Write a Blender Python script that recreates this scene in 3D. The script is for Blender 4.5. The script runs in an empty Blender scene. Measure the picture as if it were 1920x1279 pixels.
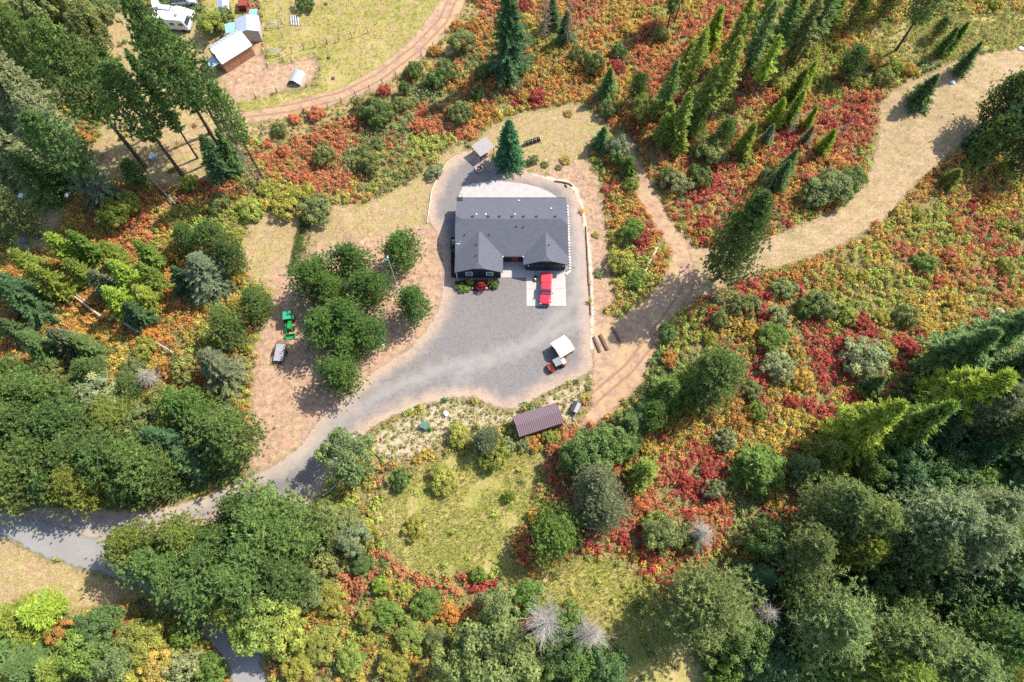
import bpy, math, random
import numpy as np
from mathutils import Vector, Matrix
random.seed(7)
RNG = np.random.default_rng(11)
R = math.radians
scene = bpy.context.scene
col = scene.collection

# ------------------------------------------------------------------ camera, sky, sun, exposure
CAM_H, FOCAL, TILT = 108.0, 1300.0, R(22.5)          # metres, pixels of a 1920 px frame, tilt from straight down
cam_data = bpy.data.cameras.new('camera')
cam_data.sensor_width = 36.0
cam_data.lens = FOCAL / 1920.0 * 36.0
cam_data.clip_start, cam_data.clip_end = 1.0, 3000.0
cam = bpy.data.objects.new('camera', cam_data)
cam.location = (0, 0, CAM_H)
cam.rotation_euler = (TILT, 0, 0)
col.objects.link(cam)
scene.camera = cam

SUN_EL, SUN_AZ = R(49.0), R(59.0)                     # azimuth clockwise from +Y
world = bpy.data.worlds.new('World')
scene.world = world
world.use_nodes = True
wn = world.node_tree
sky = wn.nodes.new('ShaderNodeTexSky')
sky.sky_type = 'NISHITA'
sky.sun_disc = False
sky.sun_elevation, sky.sun_rotation = SUN_EL, SUN_AZ
sky.air_density, sky.dust_density, sky.ozone_density = 1.0, 1.2, 1.0
bg = wn.nodes['Background']
wn.links.new(sky.outputs[0], bg.inputs['Color'])
bg.inputs['Strength'].default_value = 0.15

sd = bpy.data.lights.new('sun', 'SUN')
sd.energy, sd.angle, sd.color = 4.3, R(0.53), (1.0, 0.94, 0.84)
sun = bpy.data.objects.new('sun', sd)
SUNV = Vector((math.sin(SUN_AZ)*math.cos(SUN_EL), math.cos(SUN_AZ)*math.cos(SUN_EL), math.sin(SUN_EL)))
sun.rotation_euler = (-SUNV).to_track_quat('-Z', 'Y').to_euler()
sun.location = (60, 40, 90)
col.objects.link(sun)

scene.view_settings.view_transform = 'Standard'
scene.view_settings.look = 'None'
scene.view_settings.exposure = 0.85
scene.view_settings.gamma = 1.0
scene.view_settings.use_curve_mapping = False
scene.render.engine = 'CYCLES'
scene.cycles.max_bounces = 6
scene.cycles.transparent_max_bounces = 6
scene.cycles.use_denoising = False
scene.cycles.denoiser = 'OPENIMAGEDENOISE'
scene.cycles.denoising_prefilter = 'ACCURATE'

# ------------------------------------------------------------------ terrain height and pixel -> ground
FLAT = [(0, 55, 24, 33), (-48, 112, 34, 18), (4, 32, 16, 10), (-36, 46, 12, 18)]
def terrain(x, y):
    x = np.asarray(x, float); y = np.asarray(y, float)
    d = np.full(np.broadcast(x, y).shape, 9.0)
    for cx, cy, a, b in FLAT:
        d = np.minimum(d, ((x-cx)/a)**2 + ((y-cy)/b)**2)
    m = np.clip((d-1.0)/1.4, 0, 1); m = m*m*(3-2*m)
    z = 0.75*np.sin(x*0.071+1.3)*np.cos(y*0.063-0.4) + 0.45*np.sin(x*0.13-y*0.11+0.8) \
        + 0.10*np.sin(x*0.9+np.sin(y*0.7)*1.4)*np.cos(y*0.83)
    return z*m
_fw = np.array([0, math.sin(TILT), -math.cos(TILT)]); _up = np.array([0, math.cos(TILT), math.sin(TILT)])
_C = np.array([0, 0, CAM_H])
def at(u, v, z=None, dz=0.0):
    """World point seen at photo pixel (u, v) at height z, or on the ground (plus dz above it)."""
    d = _fw + np.array([(u-960)/FOCAL, 0, 0]) + (639.5-v)/FOCAL*_up
    if z is not None:
        return _C + (z-CAM_H)/d[2]*d
    zz = 0.0
    for _ in range(8):
        p = _C + (zz+dz-CAM_H)/d[2]*d
        zz = float(terrain(p[0], p[1]))
    return np.array([p[0], p[1], zz])
def to_px(x, y, z):
    q = np.stack([x, y, np.asarray(z)-CAM_H], -1)
    dd = q@_fw
    return 960+FOCAL*q[..., 0]/dd, 639.5-FOCAL*(q@_up)/dd
def px_poly(pts):
    return np.array([at(u, v)[:2] for u, v in pts])
def sdf(x, y, P):
    """Signed distance in metres to a polygon, negative inside."""
    d2 = np.full(x.shape, 1e12); inside = np.zeros(x.shape, bool)
    n = len(P)
    for i in range(n):
        ax, ay = P[i]; bx, by = P[(i+1) % n]
        ex, ey = bx-ax, by-ay
        t = np.clip(((x-ax)*ex+(y-ay)*ey)/(ex*ex+ey*ey+1e-9), 0, 1)
        d2 = np.minimum(d2, (x-ax-t*ex)**2+(y-ay-t*ey)**2)
        c = (ay > y) != (by > y)
        with np.errstate(divide='ignore', invalid='ignore'):
            xi = ax+(y-ay)/(by-ay+1e-12)*ex
        inside ^= c & (x < xi)
    d = np.sqrt(d2)
    return np.where(inside, -d, d)
def vnoise(x, y, s, seed):
    x = np.asarray(x)/s; y = np.asarray(y)/s
    xi, yi = np.floor(x).astype(np.int64), np.floor(y).astype(np.int64)
    fx, fy = x-xi, y-yi
    fx = fx*fx*(3-2*fx); fy = fy*fy*(3-2*fy)
    def hsh(a, b):
        h = (a*374761393+b*668265263+seed*144665449) & 0xffffffff
        h = ((h ^ (h >> 13))*1274126177) & 0xffffffff
        return ((h ^ (h >> 16)) & 0xffff)/65535.0
    return (hsh(xi, yi)*(1-fx)+hsh(xi+1, yi)*fx)*(1-fy)+(hsh(xi, yi+1)*(1-fx)+hsh(xi+1, yi+1)*fx)*fy

# ------------------------------------------------------------------ object helpers
def tag(o, label, cat=None, group=None, kind=None):
    if label: o['label'] = label
    if cat: o['category'] = cat
    if group: o['group'] = group
    if kind: o['kind'] = kind
    return o
def thing(name, label, cat, loc, rotz=0.0, group=None, scale=None):
    o = bpy.data.objects.new(name, None)
    o.empty_display_size = 0.3
    o.location = loc; o.rotation_euler = (0, 0, rotz)
    if scale is not None: o.scale = scale
    col.objects.link(o)
    return tag(o, label, cat, group)
class MB:
    """Collects vertices and faces of ONE mesh."""
    def __init__(s): s.v = []; s.f = []
    def add(s, vs, fs):
        k = len(s.v); s.v += [tuple(map(float, p)) for p in vs]; s.f += [tuple(i+k for i in f) for f in fs]; return s
    def box(s, c, d, rz=0.0, taper=1.0):
        x, y, z = d[0]/2, d[1]/2, d[2]/2
        P = [(-x, -y, -z), (x, -y, -z), (x, y, -z), (-x, y, -z)] + [(a*taper, b*taper, z) for a, b in ((-x, -y), (x, -y), (x, y), (-x, y))]
        cs, sn = math.cos(rz), math.sin(rz)
        P = [(c[0]+a*cs-b*sn, c[1]+a*sn+b*cs, c[2]+e) for a, b, e in P]
        return s.add(P, [(3, 2, 1, 0), (4, 5, 6, 7), (0, 1, 5, 4), (1, 2, 6, 5), (2, 3, 7, 6), (3, 0, 4, 7)])
    def slab(s, top, th):
        """A polygon of 3-D points thickened downwards by th."""
        n = len(top)
        P = list(top)+[(p[0], p[1], p[2]-th) for p in top]
        return s.add(P, [tuple(range(n)), tuple(range(2*n-1, n-1, -1))]+[(i+n, (i+1) % n+n, (i+1) % n, i) for i in range(n)])
    def loft(s, rings, cap=True):
        n = len(rings[0]); P = [p for r in rings for p in r]; F = []
        for k in range(len(rings)-1):
            for i in range(n):
                j = (i+1) % n
                F.append((k*n+i, k*n+j, (k+1)*n+j, (k+1)*n+i))
        if cap: F += [tuple(range(n-1, -1, -1)), tuple(range((len(rings)-1)*n, len(rings)*n))]
        return s.add(P, F)
    def tube(s, p0, p1, r0, r1=None, n=6, cap=True):
        r1 = r0 if r1 is None else r1
        a, b = Vector(p0), Vector(p1); d = (b-a).normalized()
        e = d.orthogonal().normalized(); g = d.cross(e)
        ring = lambda c, r: [tuple(c+(e*math.cos(t)+g*math.sin(t))*r) for t in [2*math.pi*i/n for i in range(n)]]
        return s.loft([ring(a, r0), ring(b, r1)], cap)
    def path(s, pts, rs, n=6):
        pts = [Vector(p) for p in pts]; rings = []
        for i, p in enumerate(pts):
            d = (pts[min(i+1, len(pts)-1)]-pts[max(i-1, 0)]).normalized()
            e = Vector((0.13, 0.31, 1)).cross(d)
            e = e.normalized() if e.length > 1e-3 else d.orthogonal().normalized()
            g = d.cross(e); r = rs[i] if hasattr(rs, '__len__') else rs
            rings.append([tuple(p+(e*math.cos(t)+g*math.sin(t))*r) for t in [2*math.pi*k/n for k in range(n)]])
        return s.loft(rings)
    def lathe(s, prof, c=(0, 0, 0), n=16, axis='z'):
        rings = []
        for r, h in prof:
            rr = []
            for i in range(n):
                t = 2*math.pi*i/n; a, b = r*math.cos(t), r*math.sin(t)
                rr.append((c[0]+a, c[1]+b, c[2]+h) if axis == 'z' else (c[0]+h, c[1]+a, c[2]+b))
            rings.append(rr)
        return s.loft(rings)
    def mesh(s, name):
        m = bpy.data.meshes.new(name); m.from_pydata(s.v, [], s.f); m.validate(); m.update(); return m
    def build(s, name, mat, parent=None, loc=None, rotz=0.0, bevel=0.0, smooth=False):
        m = s.mesh(name); m.materials.append(mat)
        o = bpy.data.objects.new(name, m); col.objects.link(o)
        if smooth:
            m.polygons.foreach_set('use_smooth', [True]*len(m.polygons))
        if loc is not None: o.location = loc
        o.rotation_euler = (0, 0, rotz)
        if parent: o.parent = parent
        if bevel:
            b = o.modifiers.new('bevel', 'BEVEL'); b.width = bevel; b.segments = 2; b.limit_method = 'ANGLE'; b.angle_limit = R(35)
        return o
def obj_of(mesh, name, parent=None, loc=None):
    o = bpy.data.objects.new(name, mesh); col.objects.link(o)
    if parent: o.parent = parent
    if loc is not None: o.location = loc
    return o

# ------------------------------------------------------------------ materials
class NT:
    def __init__(s, name):
        s.m = bpy.data.materials.new(name); s.m.use_nodes = True
        s.t = s.m.node_tree; s.b = s.t.nodes['Principled BSDF']; s.out = s.t.nodes['Material Output']
    def n(s, t, **k):
        nd = s.t.nodes.new(t)
        for a, b in k.items(): setattr(nd, a, b)
        return nd
    def l(s, a, b): s.t.links.new(a, b)
    def noise(s, scale, detail=3.0, rough=0.6, vec=None):
        nd = s.n('ShaderNodeTexNoise'); nd.inputs['Scale'].default_value = scale
        nd.inputs['Detail'].default_value = detail; nd.inputs['Roughness'].default_value = rough
        if vec is None:
            if not hasattr(s, 'geo'): s.geo = s.n('ShaderNodeNewGeometry')
            vec = s.geo.outputs['Position']
        s.l(vec, nd.inputs['Vector'])
        return nd.outputs['Fac']
    def ramp(s, fac, stops):
        nd = s.n('ShaderNodeValToRGB'); cr = nd.color_ramp
        while len(cr.elements) < len(stops): cr.elements.new(0.5)
        for e, (p, c) in zip(cr.elements, stops):
            e.position = p; e.color = (*c, 1) if len(c) == 3 else c
        s.l(fac, nd.inputs['Fac']); return nd.outputs['Color']
    def mix(s, fac, a, b, mode='MIX'):
        nd = s.n('ShaderNodeMix', data_type='RGBA', blend_type=mode)
        for sock, v in ((nd.inputs[0], fac), (nd.inputs[6], a), (nd.inputs[7], b)):
            if hasattr(v, 'is_linked'): s.l(v, sock)
            else: sock.default_value = v if not hasattr(v, '__len__') else (*v, 1)[:4]
        return nd.outputs[2]
    def math(s, op, a, b=0.0, clamp=False):
        nd = s.n('ShaderNodeMath', operation=op, use_clamp=clamp)
        for sock, v in ((nd.inputs[0], a), (nd.inputs[1], b)):
            if hasattr(v, 'is_linked'): s.l(v, sock)
            else: sock.default_value = v
        return nd.outputs[0]
    def attr(s, name, out='Fac', kind='GEOMETRY'):
        nd = s.n('ShaderNodeAttribute', attribute_name=name, attribute_type=kind); return nd.outputs[out]
    def sharp(s, w, noise, lo=-0.12, hi=0.12, amp=0.5):
        """A 0..1 weight whose border is broken up by noise."""
        x = s.math('ADD', w, s.math('MULTIPLY', s.math('SUBTRACT', noise, 0.5), amp*2))
        nd = s.n('ShaderNodeMapRange', interpolation_type='SMOOTHSTEP')
        nd.inputs['From Min'].default_value = 0.5+lo; nd.inputs['From Max'].default_value = 0.5+hi
        s.l(x, nd.inputs['Value']); return nd.outputs['Result']
    def bump(s, h, strength=0.4, dist=0.05):
        nd = s.n('ShaderNodeBump'); nd.inputs['Strength'].default_value = strength; nd.inputs['Distance'].default_value = dist
        s.l(h, nd.inputs['Height']); s.l(nd.outputs[0], s.b.inputs['Normal'])
def plain(name, c, rough=0.6, metal=0.0, var=0.12, scale=3.0, spec=0.4, coat=0.0, vec=True):
    """Procedural material: a base colour with a little wear noise."""
    n = NT(name)
    tc = n.n('ShaderNodeTexCoord')
    f = n.noise(scale, 5, 0.65, tc.outputs['Object'])
    lo = tuple(max(0, x*(1-var*1.6)) for x in c); hi = tuple(min(1, x*(1+var)) for x in c)
    n.l(n.ramp(f, [(0.3, lo), (0.7, hi)]), n.b.inputs['Base Color'])
    n.b.inputs['Roughness'].default_value = rough; n.b.inputs['Metallic'].default_value = metal
    n.b.inputs['Specular IOR Level'].default_value = spec; n.b.inputs['Coat Weight'].default_value = coat
    return n.m
def dirt_color(n):
    a = n.noise(0.25, 4); b = n.noise(2.2, 5, 0.7); c = n.noise(9.0, 3, 0.7)
    d = n.mix(n.math('MULTIPLY', b, 0.6), n.ramp(a, [(0.32, (0.40, 0.285, 0.215)), (0.5, (0.47, 0.345, 0.26)), (0.68, (0.44, 0.35, 0.245))]), (0.30, 0.215, 0.155))
    return n.mix(n.ramp(c, [(0.45, (0, 0, 0)), (0.75, (0.5, 0.5, 0.5))]), n.mix(n.ramp(n.noise(3.4, 4, 0.8), [(0.40, (0.75, 0.75, 0.75)), (0.50, (0, 0, 0))]), d, (0.255, 0.18, 0.13)), (0.55, 0.44, 0.34)), c
def gravel_color(n):
    a = n.noise(0.16, 4, 0.6); b = n.noise(1.3, 5, 0.7); c = n.noise(11.0, 2, 0.8)
    g = n.ramp(a, [(0.35, (0.305, 0.295, 0.295)), (0.52, (0.345, 0.335, 0.33)), (0.66, (0.36, 0.325, 0.285))])
    g = n.mix(n.ramp(b, [(0.42, (0, 0, 0)), (0.72, (0.8, 0.8, 0.8))]), g, (0.39, 0.345, 0.30))
    g = n.mix(n.ramp(n.noise(0.45, 5, 0.75), [(0.52, (0, 0, 0)), (0.66, (0.55, 0.55, 0.55))]), g, (0.27, 0.25, 0.24))
    g = n.mix(0.5, g, n.ramp(c, [(0.25, (0.11, 0.11, 0.115)), (0.5, (0.275, 0.265, 0.265)), (0.78, (0.50, 0.48, 0.46))]))
    k1 = n.noise(1.7, 5, 0.8); k2 = n.noise(4.2, 3, 0.8)
    g = n.mix(n.ramp(k1, [(0.40, (0.42, 0.42, 0.42)), (0.52, (0, 0, 0))]), g, (0.20, 0.19, 0.185))
    g = n.mix(n.ramp(k2, [(0.56, (0, 0, 0)), (0.70, (0.65, 0.65, 0.65))]), g, (0.56, 0.53, 0.49))
    g = n.mix(1.0, g, (0.63, 0.60, 0.59), 'MULTIPLY')
    return g, c

def mat_ground():
    n = NT('ground_soil')
    nb = n.noise(0.55, 5, 0.7); nf = n.noise(2.6, 4, 0.7); nff = n.noise(8.0, 3, 0.75); nl = n.noise(0.12, 3)
    base = n.mix(nff, n.ramp(nf, [(0.3, (0.10, 0.085, 0.035)), (0.5, (0.19, 0.155, 0.06)), (0.7, (0.28, 0.21, 0.10))]), (0.25, 0.22, 0.07))
    grass = n.ramp(nf, [(0.25, (0.20, 0.25, 0.045)), (0.45, (0.34, 0.36, 0.085)), (0.6, (0.45, 0.43, 0.13)), (0.8, (0.54, 0.47, 0.22))])
    grass = n.mix(n.ramp(nff, [(0.35, (0.7, 0.7, 0.7)), (0.65, (0, 0, 0))]), grass, (0.15, 0.165, 0.03))
    grass = n.mix(n.ramp(nl, [(0.42, (0, 0, 0)), (0.6, (0.8, 0.8, 0.8))]), grass, n.ramp(nb, [(0.35, (0.40, 0.36, 0.10)), (0.65, (0.55, 0.43, 0.21))]))
    straw = n.ramp(nb, [(0.28, (0.36, 0.29, 0.15)), (0.5, (0.50, 0.40, 0.255)), (0.72, (0.47, 0.36, 0.24))])
    straw = n.mix(n.ramp(nff, [(0.38, (0.75, 0.75, 0.75)), (0.62, (0, 0, 0))]), straw, (0.27, 0.205, 0.11))
    straw = n.mix(n.ramp(nf, [(0.55, (0, 0, 0)), (0.72, (0.75, 0.75, 0.75))]), straw, (0.26, 0.26, 0.08))
    dirt, _ = dirt_color(n)
    blot = n.noise(0.33, 5, 0.72)
    dirt = n.mix(n.ramp(blot, [(0.46, (0, 0, 0)), (0.58, (0.85, 0.85, 0.85))]), dirt, n.ramp(nb, [(0.3, (0.36, 0.30, 0.155)), (0.6, (0.50, 0.40, 0.26))]))
    dirt = n.mix(n.ramp(n.noise(0.7, 5, 0.75), [(0.60, (0, 0, 0)), (0.68, (0.7, 0.7, 0.7))]), dirt, (0.22, 0.22, 0.085))
    dk = n.noise(0.9, 6, 0.78)
    dirt = n.mix(n.ramp(dk, [(0.36, (0.8, 0.8, 0.8)), (0.48, (0, 0, 0))]), dirt, (0.24, 0.165, 0.12))
    straw = n.mix(n.ramp(dk, [(0.34, (0.7, 0.7, 0.7)), (0.46, (0, 0, 0))]), straw, (0.30, 0.255, 0.125))
    straw = n.mix(n.ramp(blot, [(0.34, (0.75, 0.75, 0.75)), (0.47, (0, 0, 0))]), straw, n.mix(nf, (0.42, 0.29, 0.22), (0.30, 0.22, 0.155)))
    k3 = n.noise(3.8, 4, 0.8)
    m1 = n.noise(0.42, 6, 0.75); m2 = n.noise(1.15, 6, 0.78)
    dirt = n.mix(n.ramp(m1, [(0.50, (0, 0, 0)), (0.57, (0.8, 0.8, 0.8))]), dirt, (0.50, 0.335, 0.25))
    dirt = n.mix(n.ramp(m2, [(0.40, (0.75, 0.75, 0.75)), (0.47, (0, 0, 0))]), dirt, (0.235, 0.175, 0.115))
    dirt = n.mix(n.ramp(m2, [(0.55, (0, 0, 0)), (0.62, (0.7, 0.7, 0.7))]), dirt, (0.60, 0.50, 0.36))
    straw = n.mix(n.ramp(m1, [(0.44, (0.7, 0.7, 0.7)), (0.52, (0, 0, 0))]), straw, (0.33, 0.35, 0.12))
    straw = n.mix(n.ramp(m2, [(0.40, (0.75, 0.75, 0.75)), (0.47, (0, 0, 0))]), straw, (0.31, 0.225, 0.13))
    straw = n.mix(n.ramp(m2, [(0.55, (0, 0, 0)), (0.62, (0.65, 0.65, 0.65))]), straw, (0.60, 0.51, 0.36))
    grass = n.mix(n.ramp(m2, [(0.41, (0.7, 0.7, 0.7)), (0.48, (0, 0, 0))]), grass, (0.22, 0.24, 0.06))
    grass = n.mix(n.ramp(m1, [(0.52, (0, 0, 0)), (0.58, (0.6, 0.6, 0.6))]), grass, (0.52, 0.42, 0.20))
    straw = n.mix(n.ramp(k3, [(0.38, (0.7, 0.7, 0.7)), (0.49, (0, 0, 0))]), straw, (0.24, 0.20, 0.085))
    straw = n.mix(n.ramp(k3, [(0.54, (0, 0, 0)), (0.66, (0.6, 0.6, 0.6))]), straw, (0.62, 0.51, 0.36))
    grass = n.mix(n.ramp(k3, [(0.38, (0.75, 0.75, 0.75)), (0.49, (0, 0, 0))]), grass, (0.155, 0.185, 0.04))
    base = n.mix(n.ramp(k3, [(0.40, (0.8, 0.8, 0.8)), (0.50, (0, 0, 0))]), base, (0.07, 0.07, 0.03))
    base = n.mix(n.ramp(k3, [(0.53, (0, 0, 0)), (0.64, (0.7, 0.7, 0.7))]), base, (0.38, 0.31, 0.15))
    patch = n.mix(n.ramp(n.noise(0.9, 5, 0.75), [(0.50, (0, 0, 0)), (0.56, (0.9, 0.9, 0.9))]), n.mix(nff, (0.36, 0.28, 0.19), (0.54, 0.43, 0.30)), n.mix(nff, (0.11, 0.15, 0.035), (0.30, 0.27, 0.09)))
    straw = n.mix(1.0, straw, (0.92, 0.82, 0.735), 'MULTIPLY'); dirt = n.mix(1.0, dirt, (0.93, 0.815, 0.755), 'MULTIPLY'); grass = n.mix(1.0, grass, (0.92, 0.86, 0.85), 'MULTIPLY')
    g = n.mix(n.sharp(n.attr('grass'), nb), base, grass)
    g = n.mix(n.sharp(n.attr('straw'), nb), g, straw)
    g = n.mix(n.sharp(n.attr('dirt'), nb), g, dirt)
    g = n.mix(n.sharp(n.attr('patch'), nb), g, patch)
    n.l(g, n.b.inputs['Base Color']); n.b.inputs['Roughness'].default_value = 0.95; n.b.inputs['Specular IOR Level'].default_value = 0.1
    n.bump(n.math('ADD', n.math('MULTIPLY', nf, 1.0), n.math('MULTIPLY', nff, 0.5)), 0.7, 0.16)
    return n.m
def mat_sheet(name, kind):
    """Ground covering whose border frays out over the soil below."""
    n = NT(name)
    if kind == 'gravel':
        g, f = gravel_color(n)
        d, _ = dirt_color(n)
        g = n.mix(n.sharp(n.attr('rim'), n.noise(0.5, 4, 0.7), -0.35, 0.35, 0.45), g, d)
        wb = n.noise(0.6, 4, 0.7)
        w = n.ramp(n.math('ADD', n.attr('tracks'), n.math('MULTIPLY', n.math('SUBTRACT', wb, 0.5), 1.6)), [(0.35, (0, 0, 0)), (1.15, (0.5, 0.5, 0.5))])
        g = n.mix(w, g, (0.36, 0.325, 0.29))
    elif kind == 'road':
        g, f = gravel_color(n); g = n.mix(0.45, g, (0.33, 0.32, 0.305))
    elif kind == 'hay':
        mp = n.n('ShaderNodeMapping'); n.noise(1.0); n.l(n.geo.outputs['Position'], mp.inputs['Vector']); mp.inputs['Rotation'].default_value = (0, 0, R(-38)); mp.inputs['Scale'].default_value = (0.25, 1.6, 1)
        st_ = n.noise(1.0, 5, 0.7, mp.outputs[0]); f = n.noise(7.0, 4, 0.75); bl = n.noise(0.3, 5, 0.7)
        g = n.ramp(st_, [(0.3, (0.30, 0.25, 0.125)), (0.48, (0.48, 0.385, 0.26)), (0.7, (0.57, 0.44, 0.325))])
        g = n.mix(n.ramp(bl, [(0.45, (0, 0, 0)), (0.62, (0.7, 0.7, 0.7))]), g, (0.35, 0.32, 0.155))
        k3 = n.noise(3.2, 4, 0.8); m2 = n.noise(1.0, 6, 0.78)
        g = n.mix(n.ramp(m2, [(0.40, (0.7, 0.7, 0.7)), (0.47, (0, 0, 0))]), g, (0.29, 0.255, 0.115))
        g = n.mix(n.ramp(m2, [(0.55, (0, 0, 0)), (0.62, (0.6, 0.6, 0.6))]), g, (0.61, 0.51, 0.37))
        g = n.mix(n.ramp(k3, [(0.38, (0.7, 0.7, 0.7)), (0.49, (0, 0, 0))]), g, (0.26, 0.22, 0.10))
        g = n.mix(n.ramp(f, [(0.40, (0.7, 0.7, 0.7)), (0.55, (0, 0, 0))]), g, (0.25, 0.19, 0.11))
        g = n.mix(n.ramp(n.attr('tracks'), [(0.3, (0, 0, 0)), (1.0, (0.5, 0.5, 0.5))]), g, (0.55, 0.45, 0.34))
    else:
        g, f = dirt_color(n); m2 = n.noise(0.8, 6, 0.78)
        g = n.mix(n.ramp(m2, [(0.40, (0.75, 0.75, 0.75)), (0.47, (0, 0, 0))]), g, (0.31, 0.20, 0.135))
        g = n.mix(n.ramp(m2, [(0.55, (0, 0, 0)), (0.62, (0.7, 0.7, 0.7))]), g, (0.60, 0.47, 0.34))
        st = n.ramp(n.noise(1.1, 5, 0.7), [(0.3, (0.44, 0.34, 0.17)), (0.7, (0.54, 0.43, 0.27))])
        g = n.mix(n.ramp(n.noise(0.4, 4, 0.7), [(0.42, (0, 0, 0)), (0.6, (0.8, 0.8, 0.8))]), g, st)
        g = n.mix(n.ramp(n.attr('tracks'), [(0.2, (0, 0, 0)), (0.8, (0.9, 0.9, 0.9))]), g, (0.30, 0.19, 0.125))
    if kind in ('dirt', 'hay'): g = n.mix(1.0, g, (0.89, 0.785, 0.725) if kind == 'dirt' else (0.91, 0.81, 0.73), 'MULTIPLY')
    if 'bank' in name: g = n.mix(0.6, g, (0.66, 0.56, 0.46))
    n.l(g, n.b.inputs['Base Color']); n.b.inputs['Roughness'].default_value = 0.95; n.b.inputs['Specular IOR Level'].default_value = 0.1
    n.bump(f, 0.6, 0.03)
    tr = n.n('ShaderNodeBsdfTransparent'); mx = n.n('ShaderNodeMixShader')
    n.l(n.sharp(n.attr('cover'), n.noise(0.9, 5, 0.75), -0.1, 0.1, 0.42), mx.inputs[0])
    n.l(tr.outputs[0], mx.inputs[1]); n.l(n.b.outputs[0], mx.inputs[2]); n.l(mx.outputs[0], n.out.inputs['Surface'])
    return n.m
def mat_leaf(name, source, trans=0.40):
    n = NT(name)
    if source == 'object':
        oi = n.n('ShaderNodeObjectInfo'); c = oi.outputs['Color']
        v = n.attr('v')
        c = n.mix(n.ramp(v, [(0.0, (0.72, 0.72, 0.72)), (0.5, (0.25, 0.25, 0.25)), (0.75, (0, 0, 0))]), c, n.mix(1.0, c, (0.42, 0.52, 0.5), 'MULTIPLY'))
        c = n.mix(n.ramp(v, [(0.6, (0, 0, 0)), (1.0, (0.8, 0.8, 0.8))]), c, n.mix(1.0, c, (1.75, 1.55, 1.3), 'MULTIPLY'))
    else:
        c = n.attr('col', 'Color')
    n.l(c, n.b.inputs['Base Color']); n.b.inputs['Roughness'].default_value = 0.62; n.b.inputs['Specular IOR Level'].default_value = 0.25
    t = n.n('ShaderNodeBsdfTranslucent'); n.l(c, t.inputs['Color'])
    mx = n.n('ShaderNodeMixShader'); mx.inputs[0].default_value = trans
    n.l(n.b.outputs[0], mx.inputs[1]); n.l(t.outputs[0], mx.inputs[2]); n.l(mx.outputs[0], n.out.inputs['Surface'])
    return n.m
def mat_shingle():
    n = NT('asphalt_shingle'); tc = n.n('ShaderNodeTexCoord')
    br = n.n('ShaderNodeTexBrick'); n.l(tc.outputs['UV'], br.inputs['Vector'])
    br.inputs['Scale'].default_value = 1.0; br.inputs['Brick Width'].default_value = 0.34; br.inputs['Row Height'].default_value = 0.15
    br.inputs['Mortar Size'].default_value = 0.008; br.inputs['Bias'].default_value = -0.1
    br.inputs['Color1'].default_value = (0.066, 0.071, 0.092, 1); br.inputs['Color2'].default_value = (0.10, 0.105, 0.132, 1); br.inputs['Mortar'].default_value = (0.05, 0.053, 0.066, 1)
    f = n.noise(5.0, 5, 0.75); w = n.noise(0.5, 4)
    c = n.mix(n.ramp(f, [(0.3, (0, 0, 0)), (0.75, (0.6, 0.6, 0.6))]), br.outputs['Color'], (0.14, 0.14, 0.163))
    c = n.mix(n.ramp(w, [(0.4, (0, 0, 0)), (0.7, (0.3, 0.3, 0.3))]), c, (0.11, 0.11, 0.13))
    n.l(c, n.b.inputs['Base Color']); n.b.inputs['Roughness'].default_value = 0.88
    n.bump(br.outputs['Fac'], 0.5, -0.01)
    return n.m
def mat_glass(name, c=(0.03, 0.05, 0.07), rough=0.06):
    n = NT(name); f = n.noise(1.5, 2)
    n.l(n.ramp(f, [(0.3, c), (0.7, tuple(x*1.5 for x in c))]), n.b.inputs['Base Color'])
    n.b.inputs['Roughness'].default_value = rough; n.b.inputs['Specular IOR Level'].default_value = 0.9
    return n.m

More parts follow.
